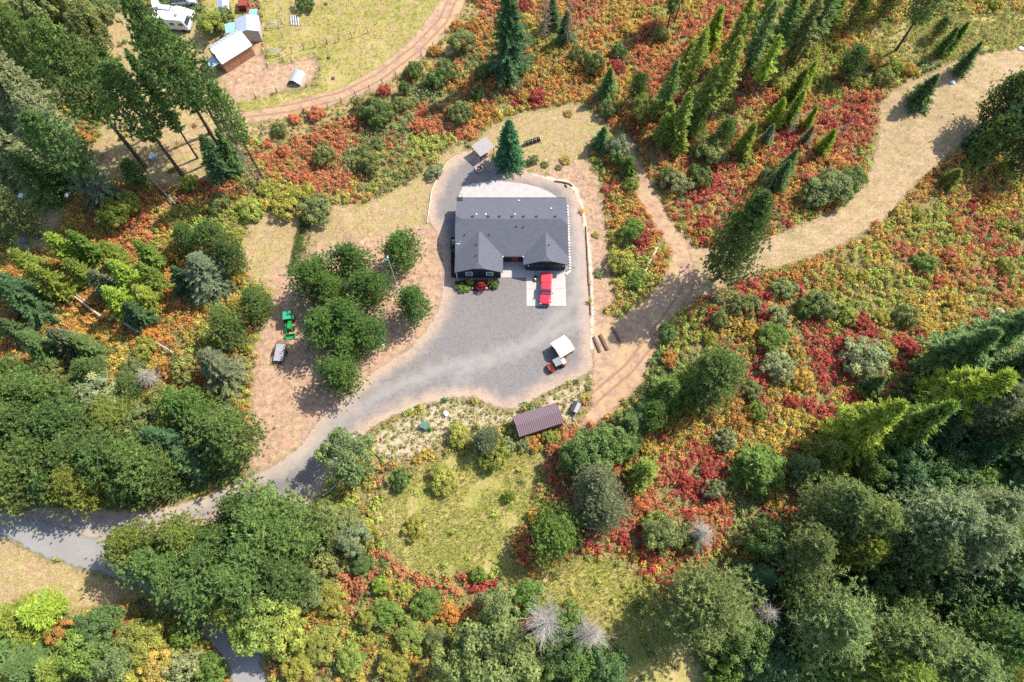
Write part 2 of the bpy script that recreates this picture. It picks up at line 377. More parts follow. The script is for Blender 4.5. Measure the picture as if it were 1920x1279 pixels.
M = dict(
    ground=mat_ground(), gravel=mat_sheet('driveway_gravel', 'gravel'), road=mat_sheet('road_chipseal', 'road'), track=mat_sheet('track_dirt', 'dirt'), hay=mat_sheet('mown_straw', 'hay'), bank=mat_sheet('pale_bank_soil', 'dirt'),
    leaf=mat_leaf('tree_foliage', 'object'), shrub=mat_leaf('shrub_foliage', 'attr', 0.35), grassblade=mat_leaf('grass_blades', 'attr', 0.4),
    bark=plain('pine_bark', (0.115, 0.075, 0.055), 0.95, var=0.4, scale=4), greybark=plain('dead_grey_wood', (0.35, 0.315, 0.265), 0.9, var=0.25, scale=5),
    deadtwig=plain('brown_dead_twigs', (0.27, 0.19, 0.145), 0.9, var=0.3), log=plain('peeled_log', (0.52, 0.41, 0.31), 0.9, var=0.25, scale=6), darklog=plain('dark_timber', (0.15, 0.10, 0.07), 0.9, var=0.3, scale=5),
    palelog=plain('pale_timber', (0.60, 0.47, 0.35), 0.9, var=0.2, scale=4),
    shingle=mat_shingle(), siding=plain('charcoal_siding', (0.024, 0.028, 0.036), 0.75, var=0.2), trim=plain('white_trim', (0.78, 0.78, 0.76), 0.5, var=0.05),
    darktrim=plain('charcoal_trim', (0.035, 0.037, 0.045), 0.6), gdoor=plain('dark_garage_door', (0.03, 0.031, 0.036), 0.5), glass=mat_glass('window_glass', (0.05, 0.08, 0.09)),
    concrete=plain('concrete', (0.43, 0.40, 0.37), 0.9, var=0.07, scale=1.2), patio=plain('patio_concrete', (0.42, 0.38, 0.36), 0.9, var=0.08, scale=0.9), mulch=plain('dark_mulch', (0.045, 0.03, 0.028), 1.0, var=0.5, scale=14),
    redpaint=plain('red_car_paint', (0.62, 0.022, 0.045), 0.28, var=0.03, coat=0.8), redcover=plain('red_bed_cover', (0.58, 0.028, 0.045), 0.5, var=0.05), carglass=mat_glass('car_glass', (0.03, 0.045, 0.06), 0.03),
    black=plain('black_plastic', (0.02, 0.02, 0.022), 0.6), tyre=plain('tyre_rubber', (0.025, 0.025, 0.026), 0.85), steel=plain('dull_steel', (0.33, 0.34, 0.36), 0.45, 0.6), alloy=plain('alloy_rim', (0.5, 0.5, 0.52), 0.3, 0.8),
    lamp=plain('lamp_lens', (0.75, 0.76, 0.78), 0.15), taillamp=plain('tail_lamp_lens', (0.35, 0.01, 0.01), 0.2), orange=plain('orange_red_plastic', (0.66, 0.10, 0.03), 0.35, var=0.06, coat=0.4),
    greyplastic=plain('grey_plastic_roof', (0.20, 0.205, 0.22), 0.5), white=plain('white_paint', (0.80, 0.80, 0.79), 0.45, var=0.06), whiteroof=plain('white_metal_roof', (0.82, 0.81, 0.79), 0.4, var=0.06, scale=1),
    canvas=plain('off_white_roof_sheet', (0.54, 0.485, 0.42), 0.7, var=0.06, scale=1.5), tan=plain('tan_boards', (0.40, 0.28, 0.18), 0.85, var=0.2), brownmetal=plain('brown_metal_sheet', (0.245, 0.165, 0.175), 0.38, 0.25, var=0.06), darkbrown=plain('brown_metal_wall', (0.15, 0.095, 0.09), 0.5, 0.2, var=0.1),
    tgreen=plain('tractor_green', (0.012, 0.28, 0.05), 0.35, var=0.08, coat=0.4), cgreen=plain('canopy_green', (0.03, 0.32, 0.17), 0.5, var=0.06), yellow=plain('tractor_yellow', (0.72, 0.55, 0.03), 0.45),
    greydeck=plain('grey_deck_boards', (0.34, 0.325, 0.335), 0.8, var=0.15, scale=4), oldwood=plain('weathered_grey_planks', (0.36, 0.335, 0.325), 0.9, var=0.22, scale=5), stone=plain('tan_stone', (0.47, 0.37, 0.30), 0.95, var=0.2, scale=6),
    whitestone=plain('white_stone', (0.74, 0.72, 0.69), 0.9, var=0.15, scale=5), ash=plain('fire_ash', (0.17, 0.13, 0.12), 1.0, var=0.4, scale=8), boxgreen=plain('utility_green', (0.10, 0.19, 0.14), 0.5, var=0.08),
    bluemetal=plain('pale_blue_metal', (0.50, 0.56, 0.66), 0.4, 0.2, var=0.06), bluetarp=plain('blue_tarp', (0.20, 0.45, 0.68), 0.6, var=0.1), greenroof=plain('faded_green_roof', (0.25, 0.45, 0.40), 0.6, var=0.1), lavroof=plain('grey_lavender_roof', (0.45, 0.46, 0.54), 0.5, var=0.06),
    plank=plain('red_brown_planks', (0.42, 0.20, 0.12), 0.85, var=0.25, scale=3), galv=plain('galvanised_sheet', (0.55, 0.57, 0.60), 0.35, 0.5, var=0.1), rust=plain('rust_red_paint', (0.26, 0.05, 0.035), 0.7, var=0.25), navy=plain('blue_plastic', (0.06, 0.12, 0.33), 0.5, var=0.15),
    rope=plain('rope_hose', (0.10, 0.08, 0.06), 0.8), seat=plain('tan_seat', (0.5, 0.42, 0.2), 0.7), teal=plain('teal_pole_paint', (0.35, 0.58, 0.58), 0.4, var=0.06), silver=plain('silver_car_paint', (0.52, 0.56, 0.60), 0.3, 0.3, var=0.04, coat=0.5),
)

# ------------------------------------------------------------------ ground zones (outlines read off the photograph, laid on the terrain)
Z = {}
Z['driveway'] = px_poly([(806, 418), (801, 395), (806, 365), (818, 335), (838, 307), (862, 287), (890, 280), (925, 300), (960, 318), (1000, 326), (1045, 334), (1068, 346), (1082, 366), (1089, 395), (1097, 440), (1103, 500), (1107, 580), (1110, 640), (1112, 692), (1090, 708), (1050, 724), (1005, 745), (975, 768), (935, 764), (890, 746), (840, 746), (780, 764), (720, 788), (676, 818), (640, 855), (622, 900), (585, 945), (500, 962), (410, 980), (300, 1000), (230, 1040), (150, 1020), (60, 990), (-40, 966), (0, 960), (90, 950), (150, 955), (290, 960), (360, 938), (440, 908), (520, 868), (560, 838), (590, 800), (608, 772), (648, 748), (680, 712), (725, 680), (770, 650), (805, 612), (826, 570), (832, 520), (828, 470), (820, 440)])
Z['road'] = px_poly([(-60, 960), (20, 962), (120, 990), (210, 1022), (300, 1052), (372, 1100), (437, 1165), (482, 1225), (512, 1310), (447, 1310), (428, 1245), (388, 1196), (335, 1148), (268, 1102), (200, 1078), (90, 1045), (0, 1003), (-60, 985)])
Z['farm_track'] = px_poly([(420, 205), (470, 208), (540, 192), (640, 165), (715, 122), (775, 70), (820, 10), (840, -40), (885, -40), (868, 15), (832, 70), (785, 116), (705, 168), (600, 205), (520, 224), (460, 232), (415, 225)])
Z['hay_track'] = px_poly([(1288, 462), (1306, 520), (1340, 545), (1400, 518), (1500, 488), (1580, 458), (1655, 415), (1715, 345), (1785, 285), (1850, 250), (1940, 205), (1940, 88), (1870, 95), (1800, 110), (1740, 140), (1680, 165), (1648, 200), (1650, 260), (1628, 330), (1580, 388), (1500, 422), (1430, 450), (1390, 470)])
Z['path'] = px_poly([(1102, 590), (1113, 690), (1108, 760), (1085, 800), (1130, 785), (1200, 722), (1225, 660), (1262, 600), (1300, 560), (1335, 548), (1310, 480), (1290, 455), (1248, 400), (1222, 350), (1196, 300), (1180, 262), (1160, 245), (1165, 290), (1185, 340), (1200, 380), (1240, 440), (1262, 470), (1250, 520), (1215, 560), (1160, 600), (1130, 590)])
Z['behind'] = px_poly([(885, 268), (925, 235), (985, 208), (1075, 195), (1130, 222), (1145, 250), (1110, 262), (1095, 300), (1122, 340), (1130, 400), (1140, 480), (1150, 560), (1110, 600), (1104, 500), (1092, 395), (1082, 362), (1040, 332), (985, 322), (920, 305)])
Z['yard'] = px_poly([(462, 880), (470, 790), (478, 700), (488, 620), (512, 568), (520, 535), (498, 520), (560, 470), (700, 440), (780, 430), (800, 410), (835, 440), (840, 560), (800, 640), (735, 690), (660, 755), (600, 805), (545, 855), (495, 890)])
Z['lawn'] = px_poly([(450, 470), (470, 420), (520, 385), (600, 385), (680, 385), (780, 335), (830, 290), (870, 270), (815, 340), (803, 400), (790, 430), (700, 455), (640, 470), (560, 520), (530, 560), (505, 545), (470, 520)])
Z['farmyard'] = px_poly([(405, 130), (440, 105), (488, 80), (500, 125), (592, 106), (600, 132), (575, 162), (520, 172), (440, 192)])
Z['field'] = px_poly([(486, -40), (870, -40), (830, 40), (780, 95), (700, 145), (620, 180), (520, 208), (450, 215), (440, 190), (600, 165), (600, 105), (500, 120)])
Z['fence_strip'] = px_poly([(440, 235), (520, 226), (600, 208), (710, 170), (790, 120), (840, 70), (880, 10), (900, 20), (850, 95), (780, 150), (700, 200), (560, 250), (480, 262)])
Z['meadow'] = px_poly([(705, 950), (765, 890), (850, 850), (960, 850), (1012, 858), (990, 960), (935, 1040), (1000, 1085), (1120, 1040), (1240, 1100), (1250, 1160), (1300, 1220), (1340, 1310), (1180, 1310), (1120, 1200), (960, 1095), (860, 1068), (785, 1075), (730, 1030)])
Z['strip'] = px_poly([(684, 826), (780, 772), (850, 748), (930, 770), (980, 775), (1050, 732), (1108, 705), (1088, 765), (1060, 800), (960, 800), (900, 800), (830, 830), (760, 860), (715, 862)])
Z['verge'] = px_poly([(-60, 992), (0, 1008), (100, 1056), (200, 1086), (270, 1112), (210, 1140), (100, 1150), (-60, 1150)])
Z['stand'] = px_poly([(185, 40), (262, 10), (420, 60), (408, 130), (440, 192), (480, 235), (420, 330), (330, 350), (225, 330), (140, 340), (90, 470), (20, 470), (40, 430), (190, 250), (200, 150)])
Z['rubble'] = px_poly([(1010, 325), (1045, 300), (1095, 305), (1122, 340), (1132, 400), (1140, 480), (1150, 560), (1110, 600), (1104, 500), (1092, 395), (1082, 362), (1040, 332)])
Z['topright'] = px_poly([(1640, 45), (1760, 30), (1940, 25), (1940, 95), (1850, 95), (1760, 120), (1690, 110), (1620, 90)])
Z['lane'] = px_poly([(452, 40), (460, -40), (385, -40), (380, 40), (390, 80), (420, 80)])
CLEAR = ['driveway', 'road', 'farm_track', 'hay_track', 'path', 'yard', 'farmyard', 'field', 'behind', 'lawn', 'verge', 'lane']

def axis(lo, hi, step, far):
    a = list(np.arange(lo, hi+step/2, step)); s = step
    up, dn = [], []; x = a[-1]
    while x < far: s *= 1.35; x += s; up.append(x)
    s = step; x = a[0]
    while x > -far: s *= 1.35; x -= s; dn.append(x)
    return np.array(dn[::-1]+a+up)
def grid_mesh(name, X, Y, keep=None, z_off=0.0, attrs=None):
    gx, gy = np.meshgrid(X, Y); nx, ny = len(X), len(Y)
    V = np.stack([gx, gy, terrain(gx, gy)+z_off], -1).reshape(-1, 3)
    i = np.arange((ny-1)*nx).reshape(ny-1, nx)[:, :-1].ravel()
    Q = np.stack([i, i+1, i+1+nx, i+nx], -1)
    if keep is not None:
        Q = Q[keep.ravel()[Q].any(1)]
        used = np.unique(Q); mp = np.zeros(len(V), np.int64); mp[used] = np.arange(len(used)); V = V[used]; Q = mp[Q]
        attrs = {k: a.ravel()[used] for k, a in attrs.items()}
    m = bpy.data.meshes.new(name)
    m.vertices.add(len(V)); m.vertices.foreach_set('co', V.astype(np.float32).ravel())
    m.loops.add(Q.size); m.loops.foreach_set('vertex_index', Q.astype(np.int32).ravel())
    m.polygons.add(len(Q)); m.polygons.foreach_set('loop_start', (np.arange(len(Q))*4).astype(np.int32))
    m.polygons.foreach_set('use_smooth', np.ones(len(Q), bool))
    m.update(calc_edges=True)
    for k, a in (attrs or {}).items():
        at_ = m.attributes.new(k, 'FLOAT', 'POINT'); at_.data.foreach_set('value', a.astype(np.float32).ravel())
    return m
def weight(d, soft=1.6):
    return np.clip(0.5-d/soft*0.5, 0, 1)
GX, GY = axis(-122, 122, 0.55, 700), axis(-22, 138, 0.55, 700)
gx, gy = np.meshgrid(GX, GY)
def W(x, y, names, soft=1.6):
    w = np.zeros(x.shape)
    for k in names: w = np.maximum(w, weight(sdf(x, y, Z[k]), soft))
    return w
ground = obj_of(grid_mesh('ground', GX, GY, attrs=dict(
    grass=W(gx, gy, ['field', 'meadow', 'fence_strip', 'topright', 'lane'], 4), straw=np.maximum(W(gx, gy, ['lawn', 'stand', 'verge', 'hay_track', 'behind', 'fence_strip'], 3), np.maximum(0.46*W(gx, gy, ['field', 'topright'], 3), 0.36*W(gx, gy, ['meadow'], 3))),
    dirt=W(gx, gy, ['yard', 'farmyard', 'path', 'rubble'], 3.5), patch=W(gx, gy, ['strip'], 2.5))), 'ground')
ground.data.materials.append(M['ground'])
tag(ground, 'dry grassy hillside soil with straw, dirt and meadow patches', kind='structure')
def track_lines(x, y, lines, width, gauge):
    w = np.zeros(x.shape)
    for pts in lines:
        P = np.array([at(u, v)[:2] for u, v in pts]); d = np.full(x.shape, 1e9)
        for a, b in zip(P[:-1], P[1:]):
            e = b-a; t = np.clip(((x-a[0])*e[0]+(y-a[1])*e[1])/(e@e), 0, 1)
            d = np.minimum(d, np.hypot(x-a[0]-t*e[0], y-a[1]-t*e[1]))
        w = np.maximum(w, np.clip(1-np.abs(d-gauge)/width, 0, 1))
    return w
def sheet(name, label, mat, z_off, lines=(), width=0.5, gauge=0.85, soft=1.4, step=0.42):
    P = Z[name]
    X = np.arange(P[:, 0].min()-2, P[:, 0].max()+2, step); Y = np.arange(P[:, 1].min()-2, P[:, 1].max()+2, step)
    x, y = np.meshgrid(X, Y); d = sdf(x, y, P)
    m = grid_mesh(name, X, Y, d < 1.2, z_off, dict(cover=weight(d, soft), rim=np.clip(0.88+d/4.5, 0, 1), tracks=track_lines(x, y, lines, width, gauge)))
    o = obj_of(m, name); m.materials.append(mat)
    return tag(o, label, kind='structure')
sheet('driveway', 'grey gravel driveway and parking yard around the house', M['gravel'], 0.03, [[(-40, 985), (120, 990), (320, 968), (470, 910), (560, 862), (640, 790), (720, 735), (830, 690), (960, 660), (1090, 600)], [(1080, 400), (1085, 480), (1080, 560), (1000, 640), (860, 700)]], 3.2, 0.0)
sheet('road', 'narrow grey chip-sealed road bending past the driveway', M['road'], 0.045)
sheet('farm_track', 'rutted dirt track curving past the fenced field', M['track'], 0.03, [[(440, 216), (540, 204), (640, 180), (710, 145), (780, 92), (830, 40), (862, -30)]], 0.45, 0.85)
sheet('hay_track', 'wide mown straw track sweeping through the red shrubs', M['hay'], 0.025, [[(1300, 510), (1400, 490), (1520, 455), (1620, 390), (1690, 320), (1800, 240)]], 0.3, 1.0)
Z['bank'] = px_poly([(980, 322), (1030, 332), (1062, 337), (1083, 353), (1094, 385), (1101, 420), (1108, 470), (1112, 530), (1114, 590), (1112, 660), (1106, 660), (1108, 590), (1106, 530), (1101, 470), (1094, 420), (1087, 388), (1077, 360), (1058, 344), (1028, 338)])
sheet('bank', 'pale scraped soil bank along the driveway edge', M['bank'], 0.05, soft=1.0, step=0.25)
sheet('path', 'pinkish dirt path climbing beside the gravel yard', M['track'], 0.02, [[(1110, 750), (1180, 690), (1250, 600), (1290, 540)]], 0.4, 0.8)

# ------------------------------------------------------------------ foliage: triangle soups built with numpy
def tri_mesh(name, T, mat, v=None, colr=None):
    """T: (n, 3, 3) triangles. v: per-triangle number; colr: per-triangle RGB."""
    n = len(T); m = bpy.data.meshes.new(name)
    m.vertices.add(3*n); m.vertices.foreach_set('co', T.astype(np.float32).ravel())
    m.loops.add(3*n); m.loops.foreach_set('vertex_index', np.arange(3*n, dtype=np.int32))
    m.polygons.add(n); m.polygons.foreach_set('loop_start', (np.arange(n)*3).astype(np.int32))
    m.update(calc_edges=True)
    if v is not None:
        a = m.attributes.new('v', 'FLOAT', 'POINT'); a.data.foreach_set('value', np.repeat(v, 3).astype(np.float32))
    if colr is not None:
        c4 = np.concatenate([colr, np.ones((n, 1))], 1)
        a = m.attributes.new('col', 'FLOAT_COLOR', 'POINT'); a.data.foreach_set('color', np.repeat(c4, 3, 0).astype(np.float32).ravel())
    m.materials.append(mat)
    return m
def unit(a): return a/(np.linalg.norm(a, axis=-1, keepdims=True)+1e-9)
def leaves(P, N, size, rng, stretch=1.0, along=None):
    """One triangle per row: centre P, normal N, size; `along` fixes its long axis."""
    n = len(P)
    ref = rng.normal(size=(n, 3)) if along is None else along
    a = unit(ref-np.sum(ref*N, 1, keepdims=True)*N); b = np.cross(N, a)
    s = np.asarray(size).reshape(-1, 1)*np.ones((n, 1))
    return np.stack([P+a*s*stretch, P-a*s*0.55*stretch+b*s*0.75, P-a*s*0.55*stretch-b*s*0.75], 1)
def sprays(P, D, length, width, rng, flat=None):
    """Pointed triangle from P along D; flat gives the wanted normal."""
    n = len(P); L = np.asarray(length).reshape(-1, 1); Wd = np.asarray(width).reshape(-1, 1)
    ref = rng.normal(size=(n, 3)) if flat is None else flat+0.35*rng.normal(size=(n, 3))
    b = unit(np.cross(D, ref))
    return np.stack([P+D*L, P+b*Wd, P-b*Wd], 1)

def trunk_mesh(name, H, r, limbs, mat, rng, top=0.97, sway=0.02):
    mb = MB(); k = 9; sx, sy = rng.normal(size=2)*sway*H
    c = lambda t: (sx*t*t*0.5+math.sin(t*5)*0.01*H*0.3, sy*t*t*0.5, t*H)
    mb.path([c(top*i/(k-1)-(0.03 if i == 0 else 0)) for i in range(k)], [r*(1-0.93*i/(k-1))*(1.25 if i == 0 else 1) for i in range(k)], 7)
    for p0, p1, r0 in limbs:
        mb.tube(p0, p1, r0, r0*0.3, 4, False)
    m = mb.mesh(name); m.materials.append(mat)
    return m
def conifer(kind, seed):
    rng = np.random.default_rng(seed)
    C = dict(pine=dict(H=11, R=4.0, base=0.10, n=190, slope=0.25, tr=0.2), tallpine=dict(H=24, R=4.3, base=0.42, n=150, slope=0.10, tr=0.34),
             fir=dict(H=15, R=4.0, base=0.04, n=330, slope=-0.12, tr=0.24), spruce=dict(H=11, R=3.3, base=0.02, n=330, slope=-0.05, tr=0.2),
             larch=dict(H=10, R=2.3, base=0.04, n=300, slope=0.18, tr=0.14), oldfir=dict(H=21, R=6.0, base=0.16, n=300, slope=0.02, tr=0.36), bigpine=dict(H=22, R=5.0, base=0.10, n=300, slope=0.22, tr=0.3), lodge=dict(H=18, R=2.5, base=0.30, n=150, slope=0.0, tr=0.2))[kind]
    H, Rr, base, n = C['H'], C['R'], C['base'], C['n']
    i = np.arange(n); s = (i+rng.random(n))/n
    if kind in ('pine', 'oldfir'): s = s**0.9
    az = i*2.39996+rng.normal(size=n)*0.35
    prof = {'bigpine': lambda s: (1-s**2.0)**0.8*(0.7+0.3*np.minimum(1, s/0.2))+0.03, 'pine': lambda s: (1-s**2.6)**0.75*(0.62+0.38*np.minimum(1, s/0.22)), 'tallpine': lambda s: (1-s**2.2)**0.8*(0.45+0.55*np.minimum(1, s/0.35)),
            'fir': lambda s: (1-s)**0.82+0.03, 'spruce': lambda s: (1-s)**0.78+0.03, 'larch': lambda s: (1-s)**0.75*(0.6+0.4*np.minimum(1, s/0.15))+0.04,
            'oldfir': lambda s: (1-s**1.9)**0.72*(0.6+0.4*np.minimum(1, s/0.25))+0.05, 'lodge': lambda s: (1-s)**0.6*(0.4+0.6*np.minimum(1, s/0.3))+0.05}[kind]
    lop = 1+0.20*np.sin(az*2+rng.random()*6)+0.14*np.sin(az*3+s*7+rng.random()*6)          # uneven outline
    L = Rr*prof(s)*np.clip(lop, 0.6, 1.4)*(0.78+0.32*rng.random(n) if kind in ('pine', 'tallpine', 'bigpine') else 0.58+0.55*rng.random(n))
    z = H*(base+(1-base)*s*0.985)
    slope = C['slope']+0.45*s+rng.normal(size=n)*0.1
    D = unit(np.stack([np.cos(az), np.sin(az), slope], 1))
    O = np.stack([np.zeros(n), np.zeros(n), z], 1)
    sag = (-0.16 if kind in ('fir', 'spruce', 'oldfir') else (0.10 if kind in ('pine', 'tallpine', 'bigpine') else 0.02))
    def pt(idx, u):
        p = O[idx]+D[idx]*(L[idx]*u)[:, None]; p[:, 2] += sag*L[idx]*u*u*(1-s[idx]); return p
    T, V = [], []
    side = unit(np.stack([-np.sin(az), np.cos(az), np.zeros(n)], 1))
    upv = np.tile([0., 0., 1.], (1, 1))
    if kind in ('pine', 'tallpine', 'oldfir', 'bigpine'):
        # tufts of long needles at the ends of side twigs
        per = {'pine': 9, 'tallpine': 7, 'oldfir': 9, 'bigpine': 9}[kind]; k = {'pine': 10, 'tallpine': 11, 'oldfir': 10, 'bigpine': 11}[kind]
        idx = np.repeat(i, per); u = 0.30+0.74*np.tile((np.arange(per)+0.5)/per, n)+rng.normal(size=n*per)*0.05
        p = pt(idx, u)+side[idx]*(np.clip(rng.normal(size=n*per), -1.6, 1.6)*(0.20 if kind != 'oldfir' else 0.24)*L[idx])[:, None]+np.clip(rng.normal(size=(n*per, 3)), -1.5, 1.5)*0.12
        out = unit(D[idx]+np.array([0, 0, 0.75])+rng.normal(size=(n*per, 3))*0.3)
        j = np.repeat(np.arange(len(p)), k)
        d = unit(out[j]*0.55+unit(rng.normal(size=(len(j), 3))))
        nl = {'bigpine': 0.5, 'pine': 0.38, 'tallpine': 0.50, 'oldfir': 0.52}[kind]*(0.75+0.5*rng.random(len(j)))
        T.append(sprays(p[j]-d*0.05, d, nl, {'pine': 0.09, 'tallpine': 0.11}.get(kind, 0.095), rng)); V.append(np.clip(rng.random(len(p))[j]*0.7+rng.random(len(j))*0.3, 0, 1))
    else:
        per = {'fir': 13, 'spruce': 12, 'larch': 11, 'lodge': 10}[kind]
        idx = np.repeat(i, per*2); u = np.repeat(np.tile(0.12+0.88*(np.arange(per)+0.5)/per, n), 2)+rng.normal(size=n*per*2)*0.03
        sg = np.tile([1., -1.], n*per)
        p = pt(idx, u)
        d = unit(D[idx]*0.75+rng.normal(size=(len(idx), 3))*0.15+side[idx]*(sg*(0.9-0.3*u))[:, None]+np.array([0, 0, -0.12 if kind != 'larch' else 0.12])+rng.normal(size=(len(idx), 3))*0.22)
        ln = (0.18+0.27*L[idx]*(1-u*0.72))*(0.6+0.8*rng.random(len(idx)))
        ln = np.minimum(ln, 1.0)
        if kind == 'larch': ln = np.minimum(ln*0.85, 0.6)
        T.append(sprays(p, d, ln, 0.10+0.10*ln if kind != 'larch' else 0.07+0.07*ln, rng, flat=np.array([0, 0, 0.8])))
        V.append(np.clip(rng.random(n)[idx]*0.55+rng.random(len(idx))*0.45, 0, 1))
        # twigs standing off the spray plane give it body
        q = rng.integers(0, len(idx), len(idx)//2); p2 = p[q]+rng.normal(size=(len(q), 3))*0.10
        d2 = unit(D[idx[q]]+unit(rng.normal(size=(len(q), 3)))*0.9)
        T.append(sprays(p2, d2, 0.30+0.25*rng.random(len(q)), 0.09, rng)); V.append(rng.random(len(q)))
        lead = 14; pl = np.stack([rng.normal(size=lead)*0.06, rng.normal(size=lead)*0.06, H*(0.93+0.06*rng.random(lead))], 1)
        T.append(sprays(pl, unit(rng.normal(size=(lead, 3))*0.5+[0, 0, 1]), np.full(lead, 0.45), np.full(lead, 0.08), rng)); V.append(rng.random(lead))
    T, V = np.concatenate(T), np.concatenate(V)
    lim = [(O[a], O[a]+D[a]*L[a]*0.85+np.array([0, 0, sag*L[a]*0.7*(1-s[a])]), 0.02+0.012*L[a]) for a in range(0, n, 2 if kind != 'spruce' else 4)]
    if kind in ('tallpine', 'lodge', 'oldfir'):                                             # dead stubs on the bare stem
        for _ in range(14):
            zz = H*base*(0.35+0.65*rng.random()); a = rng.random()*6.28; l = 0.5+1.3*rng.random()
            lim.append(((0, 0, zz), (math.cos(a)*l, math.sin(a)*l, zz-0.1*l), 0.04))
    return dict(H=H, R=Rr, crown=tri_mesh(kind+'_crown', T, M['leaf'], V), trunk=trunk_mesh(kind+'_trunk', H, C['tr'], lim, M['bark'], rng, sway=0.0))
def broadleaf(kind, seed):
    rng = np.random.default_rng(seed)
    H, Rr, lobes, per, ls, z0 = dict(decid=(7.5, 3.6, 46, 150, 0.17, 0.22), bush=(2.6, 2.1, 34, 120, 0.115, 0.05), wispy=(3.2, 2.2, 40, 90, 0.10, 0.05))[kind]
    k = np.arange(lobes)
    ph = np.arccos(1-1.25*(k+0.5)/lobes); th = k*2.39996+rng.normal(size=lobes)*0.3
    rad = 0.52+0.50*rng.random(lobes)
    cz = H*(0.52 if kind == 'decid' else 0.42)
    c = np.stack([Rr*rad*np.sin(ph)*np.cos(th), Rr*rad*np.sin(ph)*np.sin(th), cz+(H-cz)*0.92*rad*np.cos(ph)], 1)
    lr = Rr*(0.16+0.17*rng.random(lobes))
    idx = np.repeat(k, per)
    d = unit(rng.normal(size=(len(idx), 3))+unit(c-[0, 0, cz])[idx]*0.7)
    P = c[idx]+d*(lr[idx]*(0.55+0.5*rng.random(len(idx))))[:, None]
    keep = P[:, 2] > H*z0*0.5
    P, d, idx = P[keep], d[keep], idx[keep]
    N = unit(d+rng.normal(size=P.shape)*0.55+[0, 0, 0.35])
    T = leaves(P, N, ls*(0.7+0.7*rng.random(len(P))), rng, 1.0 if kind != 'wispy' else 1.7)
    V = np.clip(rng.random(lobes)[idx]*0.55+rng.random(len(P))*0.45, 0, 1)
    lim = [((0, 0, H*(0.12+0.3*rng.random())), tuple(c[a]), 0.05*H/7+0.02) for a in range(lobes)]
    tr = trunk_mesh(kind+'_trunk', H*0.62, 0.15*H/7, lim, M['bark'], rng, sway=0.02)
    return dict(H=H, R=Rr, crown=tri_mesh(kind+'_crown', T, M['leaf'], V), trunk=tr)
def snag(seed, mat, nbr=150):
    rng = np.random.default_rng(seed); H, Rr = 16.0, 3.0
    mb = MB()
    for k in range(nbr):
        s = 0.10+0.89*(k+rng.random())/nbr; a = k*2.39996+rng.normal()*0.4; L = Rr*(1-s)**0.55*(0.25+0.9*rng.random())+0.25
        z = s*H; sl = -0.15+0.35*s+rng.normal()*0.12
        p0 = np.array([0, 0, z]); d = np.array([math.cos(a)+rng.normal()*0.25, math.sin(a)+rng.normal()*0.25, sl+rng.normal()*0.2]); p1 = p0+d*L*0.6; p2 = p0+d*L+np.array([rng.normal()*0.12, rng.normal()*0.12, -0.15*L])
        mb.tube(p0, p1, 0.035+0.012*L, 0.028, 3, False); mb.tube(p1, p2, 0.028, 0.012, 3, False)
        for q in range(9):
            u = 0.3+0.7*rng.random(); b = p0+d*L*u; e = d*0.5+rng.normal(size=3)*0.55
            mb.tube(b, b+e*(0.35+0.5*rng.random()), 0.02, 0.009, 3, False)
    m = mb.mesh('snag_branches'); m.materials.append(mat)
    tr = trunk_mesh('snag_trunk', H, 0.22, [], mat, rng, top=1.0, sway=0.01)
    return dict(H=H, R=Rr, crown=m, trunk=tr)
PROTO = {}
for kd, cnt in (('pine', 3), ('tallpine', 2), ('fir', 3), ('spruce', 1), ('larch', 3), ('oldfir', 3), ('lodge', 2), ('bigpine', 1)):
    PROTO[kd] = [conifer(kd, 100+hash_i*7+len(kd)*31) for hash_i in range(cnt)]
for kd, cnt in (('decid', 3), ('bush', 3), ('wispy', 2)):
    PROTO[kd] = [broadleaf(kd, 300+q*5+len(kd)) for q in range(cnt)]
PROTO['snag'] = [snag(501, M['greybark']), snag(502, M['greybark'])]
PROTO['brownsnag'] = [snag(503, M['deadtwig'], 120)]
FRAC = dict(bigpine=0.5, pine=0.55, tallpine=0.74, fir=0.42, spruce=0.42, larch=0.45, oldfir=0.62, lodge=0.65, decid=0.58, bush=0.5, wispy=0.5, snag=0.75, brownsnag=0.6)
TINT = {k: tuple(min(0.8, c*f*(1.35 if k in ('dkpine', 'dkfir', 'fir', 'spruce') else 1.0)) for c, f in zip(t, (2.1, 1.8, 1.7) if k not in ('gold', 'orange', 'coral', 'red', 'maroon', 'yellow') else (1.25, 1.35, 1.6))) for k, t in dict(pine=(0.092, 0.168, 0.05), dkpine=(0.066, 0.112, 0.033), yd=(0.085, 0.165, 0.04), yp=(0.15, 0.20, 0.045), blue=(0.125, 0.17, 0.098), fir=(0.07, 0.125, 0.042), dkfir=(0.044, 0.09, 0.038),
            lime=(0.19, 0.28, 0.045), larch=(0.16, 0.225, 0.047), olive=(0.13, 0.172, 0.062), grey=(0.165, 0.215, 0.11), pale=(0.135, 0.195, 0.07), green=(0.105, 0.185, 0.042), yellow=(0.36, 0.31, 0.04),
            gold=(0.50, 0.33, 0.055), orange=(0.56, 0.22, 0.05), coral=(0.58, 0.15, 0.065), red=(0.50, 0.045, 0.04), maroon=(0.28, 0.035, 0.03), lgreen=(0.175, 0.235, 0.055), spruce=(0.04, 0.12, 0.055)).items()}
TINT.update(red=(0.52, 0.12, 0.085), coral=(0.58, 0.235, 0.11), orange=(0.60, 0.32, 0.09), gold=(0.58, 0.42, 0.10), yellow=(0.42, 0.41, 0.085))
NAME = dict(bigpine='pine_tree', pine='pine_tree', tallpine='pine_tree', fir='fir_tree', spruce='spruce_tree', larch='larch_tree', oldfir='fir_tree', lodge='lodgepole_tree', decid='leafy_tree', bush='shrub', wispy='shrub', snag='dead_tree', brownsnag='dead_tree')
